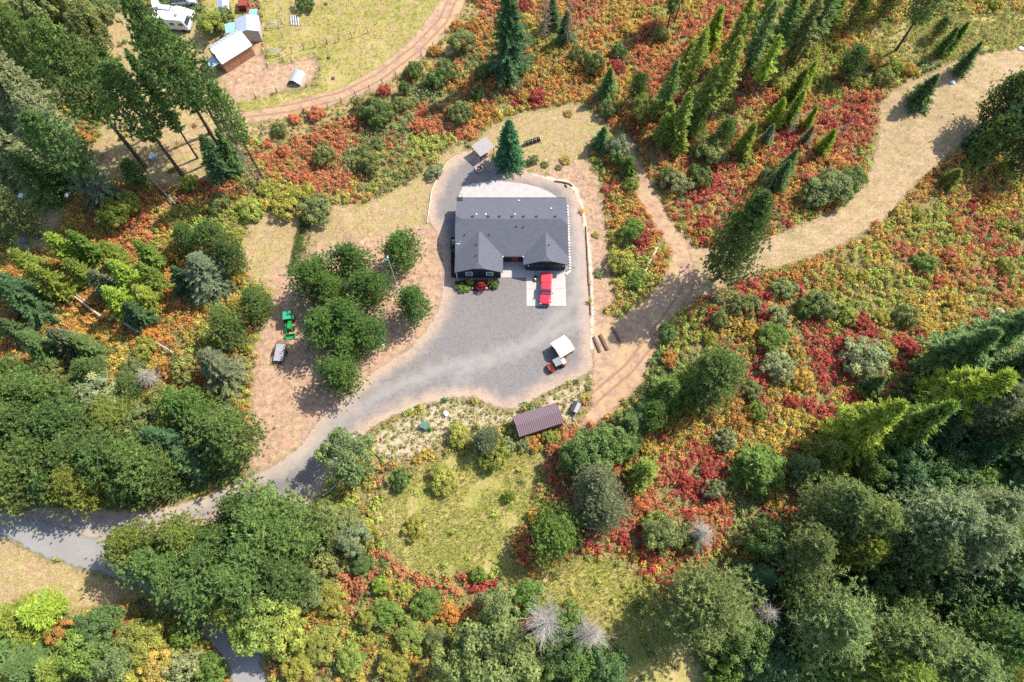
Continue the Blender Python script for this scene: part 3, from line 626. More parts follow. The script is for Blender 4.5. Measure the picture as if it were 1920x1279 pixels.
KINDW = dict(bigpine='tall dense pine', pine='bushy round-crowned pine', tallpine='tall bare-stemmed pine', fir='dense cone-shaped fir', spruce='dark young spruce', larch='feathery cone-shaped larch', oldfir='broad shaggy old fir', lodge='slender tall conifer', decid='leafy broad-crowned tree', bush='rounded leafy shrub', wispy='wispy willow-like shrub', snag='bare grey dead tree', brownsnag='brown dead conifer')
TINTW = dict(pine='mid-green', dkpine='dark green', yd='fresh green', yp='yellow-green', blue='blue-green', fir='deep green', dkfir='very dark green', lime='bright lime', larch='light green', olive='olive', grey='grey-green', pale='pale green', green='vivid green', yellow='yellow', gold='golden', orange='orange', coral='coral-orange', red='crimson', maroon='dark red', lgreen='soft lime', spruce='blue-dark')
AREAS = [('in the stand by the neighbour\'s barns', 0, -60, 500, 345), ('in the autumn thicket beside the tractor lane', -60, 345, 520, 700), ('in the wood above the road junction', -80, 700, 520, 960),
         ('between the driveway and the road bend', 180, 900, 610, 1190), ('beside the lower road edge', -80, 960, 520, 1330), ('among the yard pines beside the gravel', 520, 420, 830, 760),
         ('on the thicket edge of the grassy meadow', 520, 800, 1130, 1330), ('in the shaded forest past the meadow', 1130, 960, 2000, 1330), ('in the dark wood below the red shrubs', 1440, 600, 2000, 960),
         ('among red shrubs below the hay track', 1130, 530, 2000, 960), ('along the far side of the hay track', 1640, -60, 2000, 530), ('among the shrubs inside the hay track bend', 1230, -60, 1700, 530), ('on the red slope behind the house', 500, -60, 1300, 420)]
def where(u, v):
    for t, a, b, c, d in AREAS:
        if a <= u < c and b <= v < d: return t
    return 'near the gravel yard'
NT_ = [0]
def plant(kind, u, v, h, r, tint=None, label=None, group=None, cat=None, xy=None):
    """A tree whose crown centre is seen at photo pixel (u, v)."""
    p = PROTO[kind][NT_[0] % len(PROTO[kind])]; NT_[0] += 1
    if xy is None:
        q = at(u, v, dz=FRAC[kind]*h); x, y = q[0], q[1]
    else: x, y = xy
    z = float(terrain(x, y))
    w = where(u, v)
    auto = label is None
    if auto:
        label = f"{TINTW[tint]+' ' if kind not in ('snag', 'brownsnag') else ''}{KINDW[kind]} {w}"
        group = f"{KINDW[kind]}{'es' if KINDW[kind].endswith('ch') else 's'} {w}"
    if auto and kind not in ('snag', 'brownsnag'):
        q = r/p['R']; label = ('large ' if q > 1.12 else 'small ' if q < 0.8 else '')+label
    t = thing(NAME[kind], label, cat or ('shrub' if kind in ('bush', 'wispy') else 'tree'), (x, y, z-0.05), random.uniform(0, 6.28), group, (r/p['R']*random.uniform(0.9, 1.12), r/p['R']*random.uniform(0.9, 1.12), h/p['H']))
    obj_of(p['trunk'], 'trunk' if kind not in ('bush', 'wispy') else 'stems', t)
    c = obj_of(p['crown'], 'crown' if kind not in ('snag', 'brownsnag') else 'branches', t)
    if tint:
        b = TINT[tint]; k = random.uniform(0.86, 1.16); g = random.uniform(0.93, 1.08)
        c.color = (b[0]*k*g, b[1]*k, b[2]*k/g, 1)
    return t
def plant_base(kind, bu, bv, tu, tv, r, tint=None, **kw):
    """A tree given by the pixels of its foot and of its top."""
    b = at(bu, bv); best = (9e9, 5)
    for h in np.arange(2, 40, 0.25):
        q = to_px(np.array([b[0]]), np.array([b[1]]), np.array([b[2]+h])); e = (q[0][0]-tu)**2+(q[1][0]-tv)**2
        if e < best[0]: best = (e, h)
    return plant(kind, bu, bv, best[1], r, tint, xy=(b[0], b[1]), **kw)

# ---- trees with a name of their own
plant_base('spruce', 955, 304, 951, 226, 3.4, 'spruce', label='dark young spruce standing between the plank shelter and the black harrow', group=None)
plant_base('bigpine', 1345, 522, 1412, 345, 5.2, 'dkpine', label='lone dark pine casting its shadow across the dirt path')
plant_base('fir', 955, 140, 930, -45, 4.9, 'dkfir', label='massive dark fir towering on the red slope behind the house')
plant('pine', 752, 470, 9.5, 3.7, 'yd', label='round green pine beside the flagpole')
plant('pine', 775, 569, 9.0, 3.4, 'yd', label='round green pine at the gravel edge nearest the house')
plant('pine', 637, 703, 8.5, 3.7, 'yd', label='round green pine by the driveway below the utility trailer')
plant('decid', 650, 852, 8.0, 4.0, 'pale', label='leafy tree shading the lower driveway beside a grey fallen pole')
plant('pine', 911, 824, 5.5, 2.4, 'blue', label='small blue-green pine beside the brown metal shed')
plant('snag', 1021, 1168, 17, 3.6, label='larger bare grey dead tree over the grassy meadow')
plant('snag', 1109, 1189, 15, 2.9, label='smaller bare grey dead tree over the grassy meadow')
plant('snag', 1053, 985, 9, 1.5, label='grey dead treetop poking out of a green pine by the meadow')
plant('pine', 1043, 1000, 9.5, 4.4, 'green', label='green pine with a grey dead spike beside the meadow')
plant_base('brownsnag', 485, 347, 404, 236, 2.0, label='thin brown dead conifer beside the farm track')
plant_base('tallpine', 1680, 94, 1775, -40, 3.6, 'dkpine', label='tall pine with long bare dark stem by the hay track end')
plant('bigpine', 1340, 706, 15, 5.3, 'dkpine', label='tall dark pine leaning over the dirt path')
plant('oldfir', 1328, 1132, 17, 7.0, 'pale', label='great pale round fir beside the lower meadow')
# ---- yard cluster
for u, v, h, r in ((590, 520, 9.5, 3.6), (657, 488, 9.0, 3.4), (690, 540, 9.5, 3.5), (622, 545, 8.5, 3.0), (608, 612, 9.5, 3.6), (655, 600, 9.5, 3.7), (692, 625, 8.0, 3.0), (650, 650, 7.5, 2.6)):
    plant('pine', u, v, h, r*1.14, 'yd')
# ---- tall stand by the farm
for b in ((272, 312, 62, 35, 5.4, 'pine'), (345, 332, 190, 118, 4.6, 'pine'), (432, 312, 228, -10, 4.8, 'pine'), (438, 288, 298, 55, 4.8, 'pine'), (492, 333, 400, 150, 3.4, 'pine'), (215, 388, 70, 190, 4.8, 'pine'), (395, 250, 270, 40, 4.4, 'pine')):
    plant_base('tallpine', *b)
plant_base('lodge', 371, 297, 236, 95, 2.6, 'fir')
plant_base('lodge', 300, 250, 180, 60, 2.4, 'pine')
for u, v, h, r, k, t in ((55, 215, 22, 4.6, 'fir', 'blue'), (105, 270, 20, 4.4, 'fir', 'blue'), (25, 150, 22, 4.6, 'fir', 'blue'), (160, 330, 17, 4.0, 'fir', 'blue'), (25, 285, 19, 4.4, 'fir', 'grey'), (20, 60, 18, 4.8, 'oldfir', 'pine'), (75, 30, 15, 4.2, 'decid', 'olive'), (130, 15, 15, 4.4, 'decid', 'olive'), (165, 60, 13, 3.6, 'decid', 'olive'),
                         (10, 390, 15, 4.0, 'oldfir', 'olive'), (405, 300, 12, 3.0, 'fir', 'dkfir'), (250, 325, 7, 2.2, 'pine', 'pine'), (210, 400, 6, 2.4, 'decid', 'larch'), (430, 285, 11, 2.6, 'fir', 'pine'), (355, 345, 3.5, 1.6, 'bush', 'lgreen'), (190, 25, 4, 2.2, 'bush', 'olive'), (160, 90, 4, 2.4, 'bush', 'orange'), (70, 335, 13, 3.8, 'fir', 'fir'), (395, 40, 5, 2.6, 'decid', 'lgreen'), (420, 30, 4, 2.0, 'decid', 'olive')):
    plant(k, u, v, h, r, t)
# ---- autumn thicket beside the tractor lane
for u, v, h, r, k, t in ((60, 500, 10, 2.8, 'larch', 'larch'), (125, 470, 10, 2.6, 'larch', 'lime'), (160, 462, 9, 2.4, 'larch', 'green'), (95, 530, 11, 2.7, 'larch', 'larch'), (215, 478, 8, 2.3, 'larch', 'larch'), (280, 478, 8, 2.3, 'larch', 'green'), (240, 520, 10, 2.6, 'larch', 'lime'), (285, 520, 9, 2.4, 'larch', 'larch'), (200, 535, 9, 2.8, 'fir', 'blue'), (225, 565, 9, 2.8, 'larch', 'lime'), (275, 560, 8, 2.5, 'larch', 'larch'), (150, 510, 8, 2.1, 'larch', 'larch'),
                         (45, 560, 13, 3.8, 'fir', 'dkfir'), (20, 540, 12, 3.4, 'fir', 'dkfir'), (75, 650, 10, 3.0, 'fir', 'fir'), (125, 640, 9, 2.8, 'fir', 'blue'), (160, 650, 8, 2.8, 'fir', 'fir'), (260, 590, 8, 3.0, 'fir', 'dkfir'), (30, 620, 8, 2.4, 'fir', 'dkfir'), (165, 690, 6, 2.4, 'pine', 'fir'), (385, 515, 11, 4.3, 'fir', 'blue'), (345, 525, 8, 2.8, 'fir', 'dkfir'), (395, 445, 9, 3.2, 'pine', 'dkpine'), (430, 480, 9, 3.2, 'pine', 'dkpine'), (350, 445, 7, 2.6, 'pine', 'pine'), (480, 567, 7, 3.3, 'pine', 'dkpine'),
                         (425, 610, 9, 3.6, 'pine', 'dkpine'), (425, 620, 7, 2.6, 'fir', 'fir'), (410, 690, 12, 4.6, 'fir', 'blue'), (95, 690, 3, 2.4, 'bush', 'olive'), (250, 695, 3.4, 2.2, 'wispy', 'olive'), (345, 690, 3.4, 2.6, 'bush', 'olive'), (270, 655, 3, 2.0, 'bush', 'yellow'), (590, 392, 3.6, 2.9, 'wispy', 'olive'), (410, 380, 3, 2.2, 'bush', 'olive'), (240, 380, 4, 2.4, 'bush', 'lgreen'), (540, 380, 3, 2.8, 'bush', 'yellow'), (565, 362, 2.6, 2.2, 'bush', 'yellow'), (470, 395, 2.2, 2.4, 'bush', 'lgreen'), (325, 470, 3, 2, 'bush', 'gold')):
    plant(k, u, v, h, r, t)
plant('snag', 272, 705, 5, 2.0, label='fallen-over grey dead shrub in the golden thicket')
# ---- wood above the junction
for u, v, h, r, k, t in ((180, 742, 5, 3.8, 'wispy', 'grey'), (242, 722, 5, 2.6, 'pine', 'fir'), (350, 765, 11, 4.2, 'pine', 'yd'), (425, 812, 12, 5.4, 'pine', 'dkpine'), (385, 790, 9, 3.6, 'pine', 'yd'), (20, 760, 14, 4.6, 'pine', 'pine'), (85, 745, 14, 4.4, 'pine', 'pine'), (60, 800, 14, 5.0, 'pine', 'dkpine'), (120, 800, 14, 4.6, 'pine', 'pine'), (10, 830, 14, 5.0, 'pine', 'dkpine'), (80, 850, 13, 5.0, 'pine', 'pine'), (150, 850, 12, 4.8, 'pine', 'dkpine'), (215, 790, 10, 4.0, 'pine', 'yp'), (200, 860, 13, 4.6, 'pine', 'pine'), (265, 870, 13, 5.2, 'pine', 'pine'), (310, 830, 12, 4.4, 'fir', 'dkfir'), (260, 800, 7, 3.4, 'decid', 'olive'), (150, 905, 11, 4.4, 'pine', 'yp'), (40, 890, 13, 4.8, 'pine', 'dkpine'), (20, 925, 10, 4, 'pine', 'olive'), (100, 905, 10, 3.6, 'pine', 'pine'), (300, 885, 10, 3.8, 'pine', 'dkpine'), (165, 925, 8, 3.0, 'pine', 'yp'), (355, 860, 9, 3.8, 'fir', 'dkfir'), (30, 705, 10, 3.4, 'pine', 'pine'), (220, 755, 3.4, 2.2, 'bush', 'olive'), (300, 745, 3.0, 2.4, 'bush', 'olive'), (400, 860, 6, 2.6, 'fir', 'dkpine'), (-20, 780, 14, 4.8, 'pine', 'pine'), (240, 905, 9, 3.4, 'pine', 'dkpine')):
    plant(k, u, v, h, r, t)
# ---- between the driveway and the road bend
for u, v, h, r, k, t in ((250, 1020, 11, 4.4, 'pine', 'yp'), (290, 1055, 10, 4.0, 'pine', 'pine'), (345, 1010, 11, 4.2, 'pine', 'yp'), (330, 1075, 11, 4.4, 'pine', 'pine'), (395, 1055, 12, 4.8, 'pine', 'pine'), (375, 1110, 11, 4.4, 'pine', 'dkpine'), (450, 1090, 13, 5.2, 'pine', 'pine'), (500, 985, 14, 6.2, 'pine', 'pine'), (455, 960, 11, 4.2, 'pine', 'pine'), (540, 1000, 13, 5.2, 'pine', 'pine'), (480, 1040, 13, 5.4, 'pine', 'pine'), (530, 1070, 11, 4.6, 'pine', 'dkpine'), (420, 1010, 10, 4, 'pine', 'pine'), (490, 1165, 9, 4.4, 'decid', 'lgreen'), (430, 1140, 8, 3.2, 'pine', 'yp'), (530, 1185, 8, 3.4, 'decid', 'lgreen'), (455, 1180, 7, 3.0, 'larch', 'larch'), (560, 1110, 5, 3.0, 'decid', 'olive')):
    plant(k, u, v, h, r, t)
# ---- lower road edge
for u, v, h, r, k, t in ((30, 1165, 9, 3.8, 'larch', 'larch'), (75, 1150, 8, 3.2, 'larch', 'lime'), (15, 1215, 9, 3.4, 'fir', 'fir'), (50, 1250, 9, 3.8, 'fir', 'fir'), (110, 1250, 8, 3.4, 'larch', 'larch'), (185, 1180, 7, 3.4, 'decid', 'fir'), (150, 1225, 7, 3.0, 'decid', 'green'), (215, 1240, 6, 3.0, 'decid', 'olive'), (265, 1205, 5, 3.2, 'decid', 'yellow'), (300, 1250, 4.5, 2.8, 'decid', 'gold'), (340, 1255, 5, 2.6, 'wispy', 'grey'), (345, 1190, 4, 2.6, 'bush', 'green'), (390, 1255, 3.4, 2.4, 'bush', 'green'), (110, 1195, 3, 2.2, 'bush', 'orange'), (235, 1275, 4, 2.4, 'bush', 'yellow')):
    plant(k, u, v, h, r, t)
# ---- thicket edge of the meadow
for u, v, h, r, k, t in ((935, 1235, 10, 5.2, 'decid', 'pale'), (860, 1250, 8, 3.8, 'decid', 'pale'), (800, 1130, 6, 3.2, 'decid', 'green'), (715, 1098, 4, 1.9, 'decid', 'lime'), (725, 1150, 6, 3.4, 'decid', 'green'), (770, 1190, 5, 3.2, 'decid', 'olive'), (620, 1120, 5, 3.6, 'decid', 'lgreen'), (690, 1160, 5, 2.8, 'decid', 'lgreen'), (600, 1210, 5, 3.4, 'decid', 'lgreen'), (660, 1240, 4.6, 3.0, 'decid', 'olive'), (560, 1250, 5, 3.2, 'decid', 'lgreen'), (740, 1250, 5, 3.2, 'decid', 'yellow'), (820, 1200, 5, 2.8, 'decid', 'olive'), (680, 1055, 4, 2.6, 'decid', 'dkpine'), (640, 990, 4.5, 3.0, 'decid', 'olive'), (610, 975, 4, 2.6, 'decid', 'olive'), (660, 1010, 4.5, 2.8, 'decid', 'grey'), (605, 1060, 4, 2.4, 'bush', 'olive'), (935, 1140, 6, 3.0, 'decid', 'olive'), (985, 1120, 5, 2.6, 'decid', 'green'), (1050, 1230, 5, 3.0, 'decid', 'dkpine'), (1090, 1240, 5, 2.8, 'decid', 'green'), (1140, 1250, 6, 3.0, 'decid', 'fir'), (1060, 1165, 4, 2.6, 'bush', 'green'), (1120, 915, 13, 4.6, 'oldfir', 'blue'), (1130, 955, 11, 4.2, 'oldfir', 'blue'), (1105, 850, 8, 3.8, 'decid', 'dkpine'), (1145, 835, 7, 3.2, 'decid', 'dkpine'), (1075, 865, 6, 2.6, 'decid', 'dkpine'), (960, 1235, 8, 3.4, 'decid', 'pale'), (580, 985, 3, 1.8, 'bush', 'olive'), (755, 900, 2.6, 1.6, 'bush', 'dkpine'), (830, 900, 2.4, 2.2, 'bush', 'yellow'), (955, 930, 1.6, 0.9, 'bush', 'green'), (780, 990, 1.8, 1.8, 'bush', 'yellow'), (1200, 1133, 1.8, 1.0, 'bush', 'green'), (895, 1078, 2, 1.3, 'bush', 'green'), (930, 855, 3, 2.4, 'bush', 'lgreen'), (860, 815, 2.4, 2, 'bush', 'yellow'), (950, 835, 1.6, 1.3, 'bush', 'grey'), (985, 828, 1.6, 1.3, 'bush', 'grey'), (1030, 818, 1.8, 1.3, 'bush', 'lgreen'), (540, 1215, 5, 2.8, 'decid', 'lgreen')):
    if u < 850 and v > 1040 and k == 'decid': h, r, t = h*0.6, r*0.64, {'olive': 'lgreen', 'lgreen': 'yellow'}.get(t, t) if (u//7) % 3 else t
    plant(k, u, v, h, r, t)
# ---- shaded forest past the meadow
for u, v, h, r, k, t in ((1515, 1035, 17, 5.2, 'oldfir', 'pale'), (1580, 945, 18, 5.4, 'oldfir', 'pale'), (1630, 975, 18, 5.0, 'oldfir', 'pale'), (1620, 1030, 14, 4.0, 'oldfir', 'larch'), (1760, 980, 21, 6.4, 'oldfir', 'grey'), (1820, 1010, 20, 6.0, 'oldfir', 'grey'), (1850, 960, 19, 5.5, 'oldfir', 'grey'), (1730, 1030, 18, 5.0, 'oldfir', 'pale'), (1570, 1170, 17, 6.2, 'oldfir', 'pale'), (1710, 1210, 18, 6.6, 'oldfir', 'pale'), (1790, 1245, 18, 6.0, 'oldfir', 'pale'), (1680, 1260, 17, 5.6, 'oldfir', 'larch'), (1870, 1200, 17, 5.6, 'oldfir', 'pine'), (1900, 1120, 16, 5, 'fir', 'dkfir'), (1420, 1080, 9, 3.6, 'fir', 'dkfir'), (1440, 1020, 9, 3.4, 'decid', 'dkpine'), (1700, 1110, 9, 4, 'decid', 'dkpine'), (1780, 1110, 9, 4, 'decid', 'dkfir'), (1840, 1090, 9, 4, 'decid', 'dkfir'), (1640, 1100, 8, 3.6, 'decid', 'dkpine'), (1400, 1200, 8, 3.6, 'decid', 'dkpine'), (1450, 1250, 7, 3.6, 'decid', 'dkfir'), (1530, 1255, 6, 3.2, 'decid', 'green'), (1600, 1265, 6, 3.0, 'decid', 'lime'), (1370, 1250, 5, 3, 'bush', 'green'), (1500, 1110, 7, 3, 'decid', 'dkpine'), (1900, 1030, 16, 5, 'oldfir', 'pale'), (1900, 1260, 12, 4, 'decid', 'yellow'), (1240, 1000, 5, 2.6, 'decid', 'olive'), (1230, 985, 3.4, 2.4, 'bush', 'lgreen'), (1290, 1010, 3.4, 2.0, 'bush', 'olive'), (1950, 1180, 16, 5, 'oldfir', 'pine')):
    plant(k, u, v, h, r, t)
plant('snag', 1320, 1000, 6, 2.4, label='grey dead shrub among orange leaves below the red slope')
plant('snag', 1440, 1150, 8, 2.6, label='grey leafless tree between two shaggy firs')
# ---- dark wood below the red shrubs
plant_base('fir', 1560, 835, 1690, 735, 4.4, 'lime'); plant_base('larch', 1730, 790, 1890, 690, 4.4, 'lime'); plant_base('larch', 1650, 830, 1780, 735, 3.6, 'green')
for u, v, h, r, k, t in ((1800, 665, 17, 5.0, 'fir', 'fir'), (1870, 630, 18, 5.4, 'fir', 'fir'), (1910, 690, 18, 5.0, 'fir', 'fir'), (1780, 735, 15, 4.2, 'larch', 'lime'), (1690, 790, 11, 3.6, 'larch', 'green'), (1850, 760, 19, 5.2, 'oldfir', 'blue'), (1900, 800, 18, 5.0, 'oldfir', 'dkpine'), (1760, 810, 11, 4, 'fir', 'dkfir'), (1830, 850, 13, 4.4, 'fir', 'dkfir'), (1890, 880, 14, 4.6, 'fir', 'dkfir'), (1700, 860, 9, 3.6, 'decid', 'dkfir'), (1640, 880, 8, 3.4, 'decid', 'dkpine'), (1780, 890, 9, 4, 'decid', 'fir'), (1700, 920, 9, 3.6, 'decid', 'dkfir'), (1640, 720, 6, 2, 'fir', 'fir'), (1550, 850, 10, 3.0, 'larch', 'yp'), (1510, 880, 8, 2.6, 'larch', 'pale'), (1560, 880, 6, 2.6, 'decid', 'yellow'), (1950, 760, 18, 5, 'fir', 'fir'), (1960, 850, 18, 5, 'fir', 'dkfir'), (1840, 920, 9, 4, 'decid', 'green')):
    plant(k, u, v, h, r, t)
# ---- among red shrubs below the hay track
for u, v, h, r, k, t in ((1415, 876, 7, 4.0, 'larch', 'green'), (1430, 880, 6, 3.2, 'decid', 'green'), (1208, 885, 8, 2.6, 'larch', 'larch'), (1250, 740, 10, 3.4, 'larch', 'green'), (1290, 725, 9, 2.8, 'larch', 'lime'), (1225, 775, 8, 3.0, 'pine', 'green'), (1180, 800, 7, 3.0, 'larch', 'fir'), (1165, 830, 5, 2.6, 'decid', 'dkpine'), (1210, 780, 6, 2.6, 'decid', 'fir'), (1540, 570, 4, 2.8, 'bush', 'olive'), (1515, 575, 3, 2.0, 'bush', 'dkpine'), (1450, 630, 3.4, 2.6, 'decid', 'green'), (1620, 672, 4.5, 3.6, 'wispy', 'grey'), (1460, 685, 3, 2.4, 'wispy', 'grey'), (1735, 495, 2.6, 1.9, 'bush', 'green'), (1460, 590, 2.6, 2.0, 'bush', 'grey'), (1350, 600, 2.4, 1.6, 'bush', 'olive'), (1400, 570, 2.6, 2.2, 'bush', 'olive'), (1470, 540, 2.6, 2.2, 'bush', 'olive'), (1250, 625, 3, 1.6, 'bush', 'fir'), (1365, 825, 2.8, 1.8, 'bush', 'grey'), (1420, 770, 2.4, 1.6, 'bush', 'green'), (1410, 730, 2.2, 1.6, 'bush', 'olive'), (1340, 920, 3, 1.8, 'bush', 'grey'), (1590, 590, 2.6, 1.8, 'bush', 'lgreen'), (1700, 590, 3, 2, 'bush', 'olive')):
    plant(k, u, v, h, r, t)
# ---- far side of the hay track
for u, v, h, r, k, t in ((1735, 172, 8, 2.8, 'fir', 'dkpine'), (1815, 112, 8, 1.8, 'fir', 'fir'), (1795, 70, 7, 1.7, 'larch', 'green'), (1775, 80, 7, 1.5, 'larch', 'green'), (1765, 50, 5, 1.6, 'pine', 'dkpine'), (1885, 185, 13, 4.2, 'pine', 'dkpine'), (1905, 235, 14, 4.6, 'pine', 'dkfir'), (1870, 255, 12, 3.6, 'pine', 'dkpine'), (1930, 190, 13, 4, 'pine', 'dkpine'), (1785, 335, 5, 2.0, 'larch', 'larch'), (1845, 250, 9, 3, 'fir', 'dkfir'), (1660, 145, 2.8, 2.0, 'bush', 'olive'), (1680, 125, 2.6, 1.8, 'bush', 'lgreen'), (1940, 280, 12, 4, 'pine', 'dkfir'), (1840, 290, 3, 2.4, 'bush', 'olive')):
    plant(k, u, v, h, r, t)
# ---- inside the hay track bend
for u, v, h, r, k, t in ((1600, 115, 8, 3.1, 'pine', 'dkpine'), (1340, 55, 10, 2.6, 'larch', 'lime'), (1315, 90, 9, 2.2, 'larch', 'lime'), (1290, 110, 8, 2.0, 'larch', 'lime'), (1495, 165, 9, 2.0, 'larch', 'larch'), (1515, 145, 8, 1.6, 'larch', 'lime'), (1455, 215, 8, 1.9, 'larch', 'lime'), (1490, 205, 9, 1.8, 'larch', 'lime'), (1520, 222, 6, 1.3, 'larch', 'lime'), (1550, 268, 7, 1.7, 'larch', 'lime'), (1360, 250, 8, 2.4, 'pine', 'pine'), (1400, 265, 9, 2.2, 'larch', 'larch'), (1440, 255, 6, 1.7, 'fir', 'blue'), (1515, 255, 5, 1.3, 'fir', 'blue'), (1330, 280, 4.6, 2.6, 'wispy', 'olive'), (1300, 235, 7, 2.4, 'pine', 'green'), (1270, 230, 9, 2.0, 'larch', 'larch'), (1275, 270, 6, 2.0, 'larch', 'larch'), (1560, 350, 5, 3.6, 'decid', 'olive'), (1600, 335, 4, 2.6, 'decid', 'dkpine'), (1530, 365, 4, 2.6, 'decid', 'olive'), (1465, 330, 8, 2.0, 'fir', 'fir'), (1480, 305, 7, 1.6, 'fir', 'fir'), (1440, 335, 5, 2, 'bush', 'olive'), (1540, 28, 10, 2.2, 'larch', 'green'), (1570, 20, 9, 2.0, 'larch', 'lime'), (1615, 15, 9, 2.4, 'pine', 'dkpine'), (1310, 330, 3.4, 2.2, 'bush', 'dkpine'), (1270, 340, 3.4, 2.4, 'bush', 'grey'), (1255, 330, 3, 2, 'bush', 'olive'), (1665, 5, 8, 2.4, 'pine', 'dkpine')):
    plant(k, u, v, h, r, t)
for b in ((1385, 170, 1425, -10, 2.6, 'fir'), (1430, 140, 1470, -20, 2.8, 'pine'), (1470, 135, 1530, -10, 2.8, 'olive'), (1495, 120, 1560, -30, 2.6, 'fir'), (1325, 235, 1370, 60, 2.8, 'larch'), (1400, 110, 1440, -40, 2.4, 'larch'), (1365, 120, 1400, -30, 2.4, 'larch'), (1280, 190, 1330, 60, 2.2, 'larch'), (1250, 55, 1275, -70, 2.2, 'dkpine'), (1265, 40, 1310, -90, 2.4, 'dkpine'), (1345, 160, 1385, 20, 2.3, 'larch'), (1410, 185, 1455, 60, 2.2, 'lime'), (1300, 250, 1335, 120, 2.4, 'larch'), (1455, 110, 1500, -30, 2.4, 'larch'), (1235, 235, 1262, 110, 2.2, 'pine'), (1260, 280, 1290, 170, 2.2, 'larch'), (1520, 90, 1575, -30, 2.2, 'pine')):
    plant_base('lodge', *b)
plant_base('brownsnag', 1572, 262, 1592, 212, 0.9, label='short grey-brown dead stub among crimson shrubs')
plant_base('snag', 1478, 250, 1492, 206, 0.9, label='small grey dead conifer among lime larches')
# ---- red slope behind the house
plant_base('brownsnag', 1020, 78, 1008, -40, 2.2); plant_base('brownsnag', 1062, 86, 1070, -50, 2.0)
for u, v, h, r, k, t in ((1140, 160, 8, 2.4, 'fir', 'pine'), (1198, 165, 8, 2.4, 'pine', 'pine'), (1112, 118, 5, 2.0, 'bush', 'olive'), (1210, 205, 7, 2.6, 'decid', 'lgreen'), (1240, 190, 8, 2.0, 'larch', 'larch'), (1060, 55, 8, 2.2, 'fir', 'dkfir'), (1035, 30, 8, 2.2, 'fir', 'dkfir'), (1245, 245, 8, 2.2, 'larch', 'larch'), (1255, 215, 9, 2, 'lodge', 'larch'), (865, 75, 4.6, 2.5, 'decid', 'olive'), (777, 130, 3, 2.0, 'bush', 'dkpine'), (835, 130, 4, 2.2, 'bush', 'olive'), (815, 148, 3.6, 2.4, 'bush', 'dkpine'), (705, 210, 4, 3.2, 'bush', 'dkpine'), (680, 200, 3, 1.8, 'bush', 'olive'), (757, 165, 3.4, 1.1, 'bush', 'dkpine'), (865, 210, 3.6, 2.3, 'bush', 'olive'), (892, 180, 3, 1.4, 'bush', 'dkpine'), (608, 290, 3.6, 2.3, 'bush', 'olive'), (692, 305, 3.6, 2.2, 'bush', 'olive'), (1180, 312, 5, 2.0, 'larch', 'green'), (1185, 430, 4.4, 1.9, 'decid', 'green'), (1160, 275, 4.6, 2.2, 'decid', 'grey'), (1130, 260, 6, 1.9, 'fir', 'fir'), (1165, 300, 4, 1.8, 'bush', 'dkpine'), (905, 130, 3, 1.6, 'bush', 'olive'), (1000, 300, 1.4, 1.0, 'bush', 'olive'), (1185, 345, 2.6, 1.6, 'bush', 'lgreen'), (1140, 205, 3, 1.8, 'bush', 'olive'), (1080, 100, 3.4, 1.8, 'bush', 'olive'), (1160, 95, 3, 1.6, 'bush', 'fir'), (1240, 65, 3, 1.6, 'bush', 'olive'), (573, 2, 3, 1.9, 'bush', 'dkpine'), (815, 320, 2, 1.6, 'bush', 'grey')):
    plant(k, u, v, h, r, t)
for u, v, r_, t_ in ((1022, 308, 0.8, 'olive'), (1060, 300, 1.0, 'gold'), (1048, 314, 0.6, 'olive'), (1118, 440, 0.7, 'yellow'), (1124, 512, 0.9, 'olive'), (1065, 212, 0.9, 'gold')): plant('wispy', u, v, r_*0.7, r_, t_, label=TINTW[t_]+' scrub tuft on the dry bank behind the house', group=t_+' scrub tufts on the dry bank')
plant('bush', 1165, 490, 2.6, 2.6, 'yellow', label='yellow-green shrub beside the driveway timber edging'); plant('bush', 1195, 525, 2.0, 1.8, 'green', label='green shrub in the pine shadow by the fallen log')

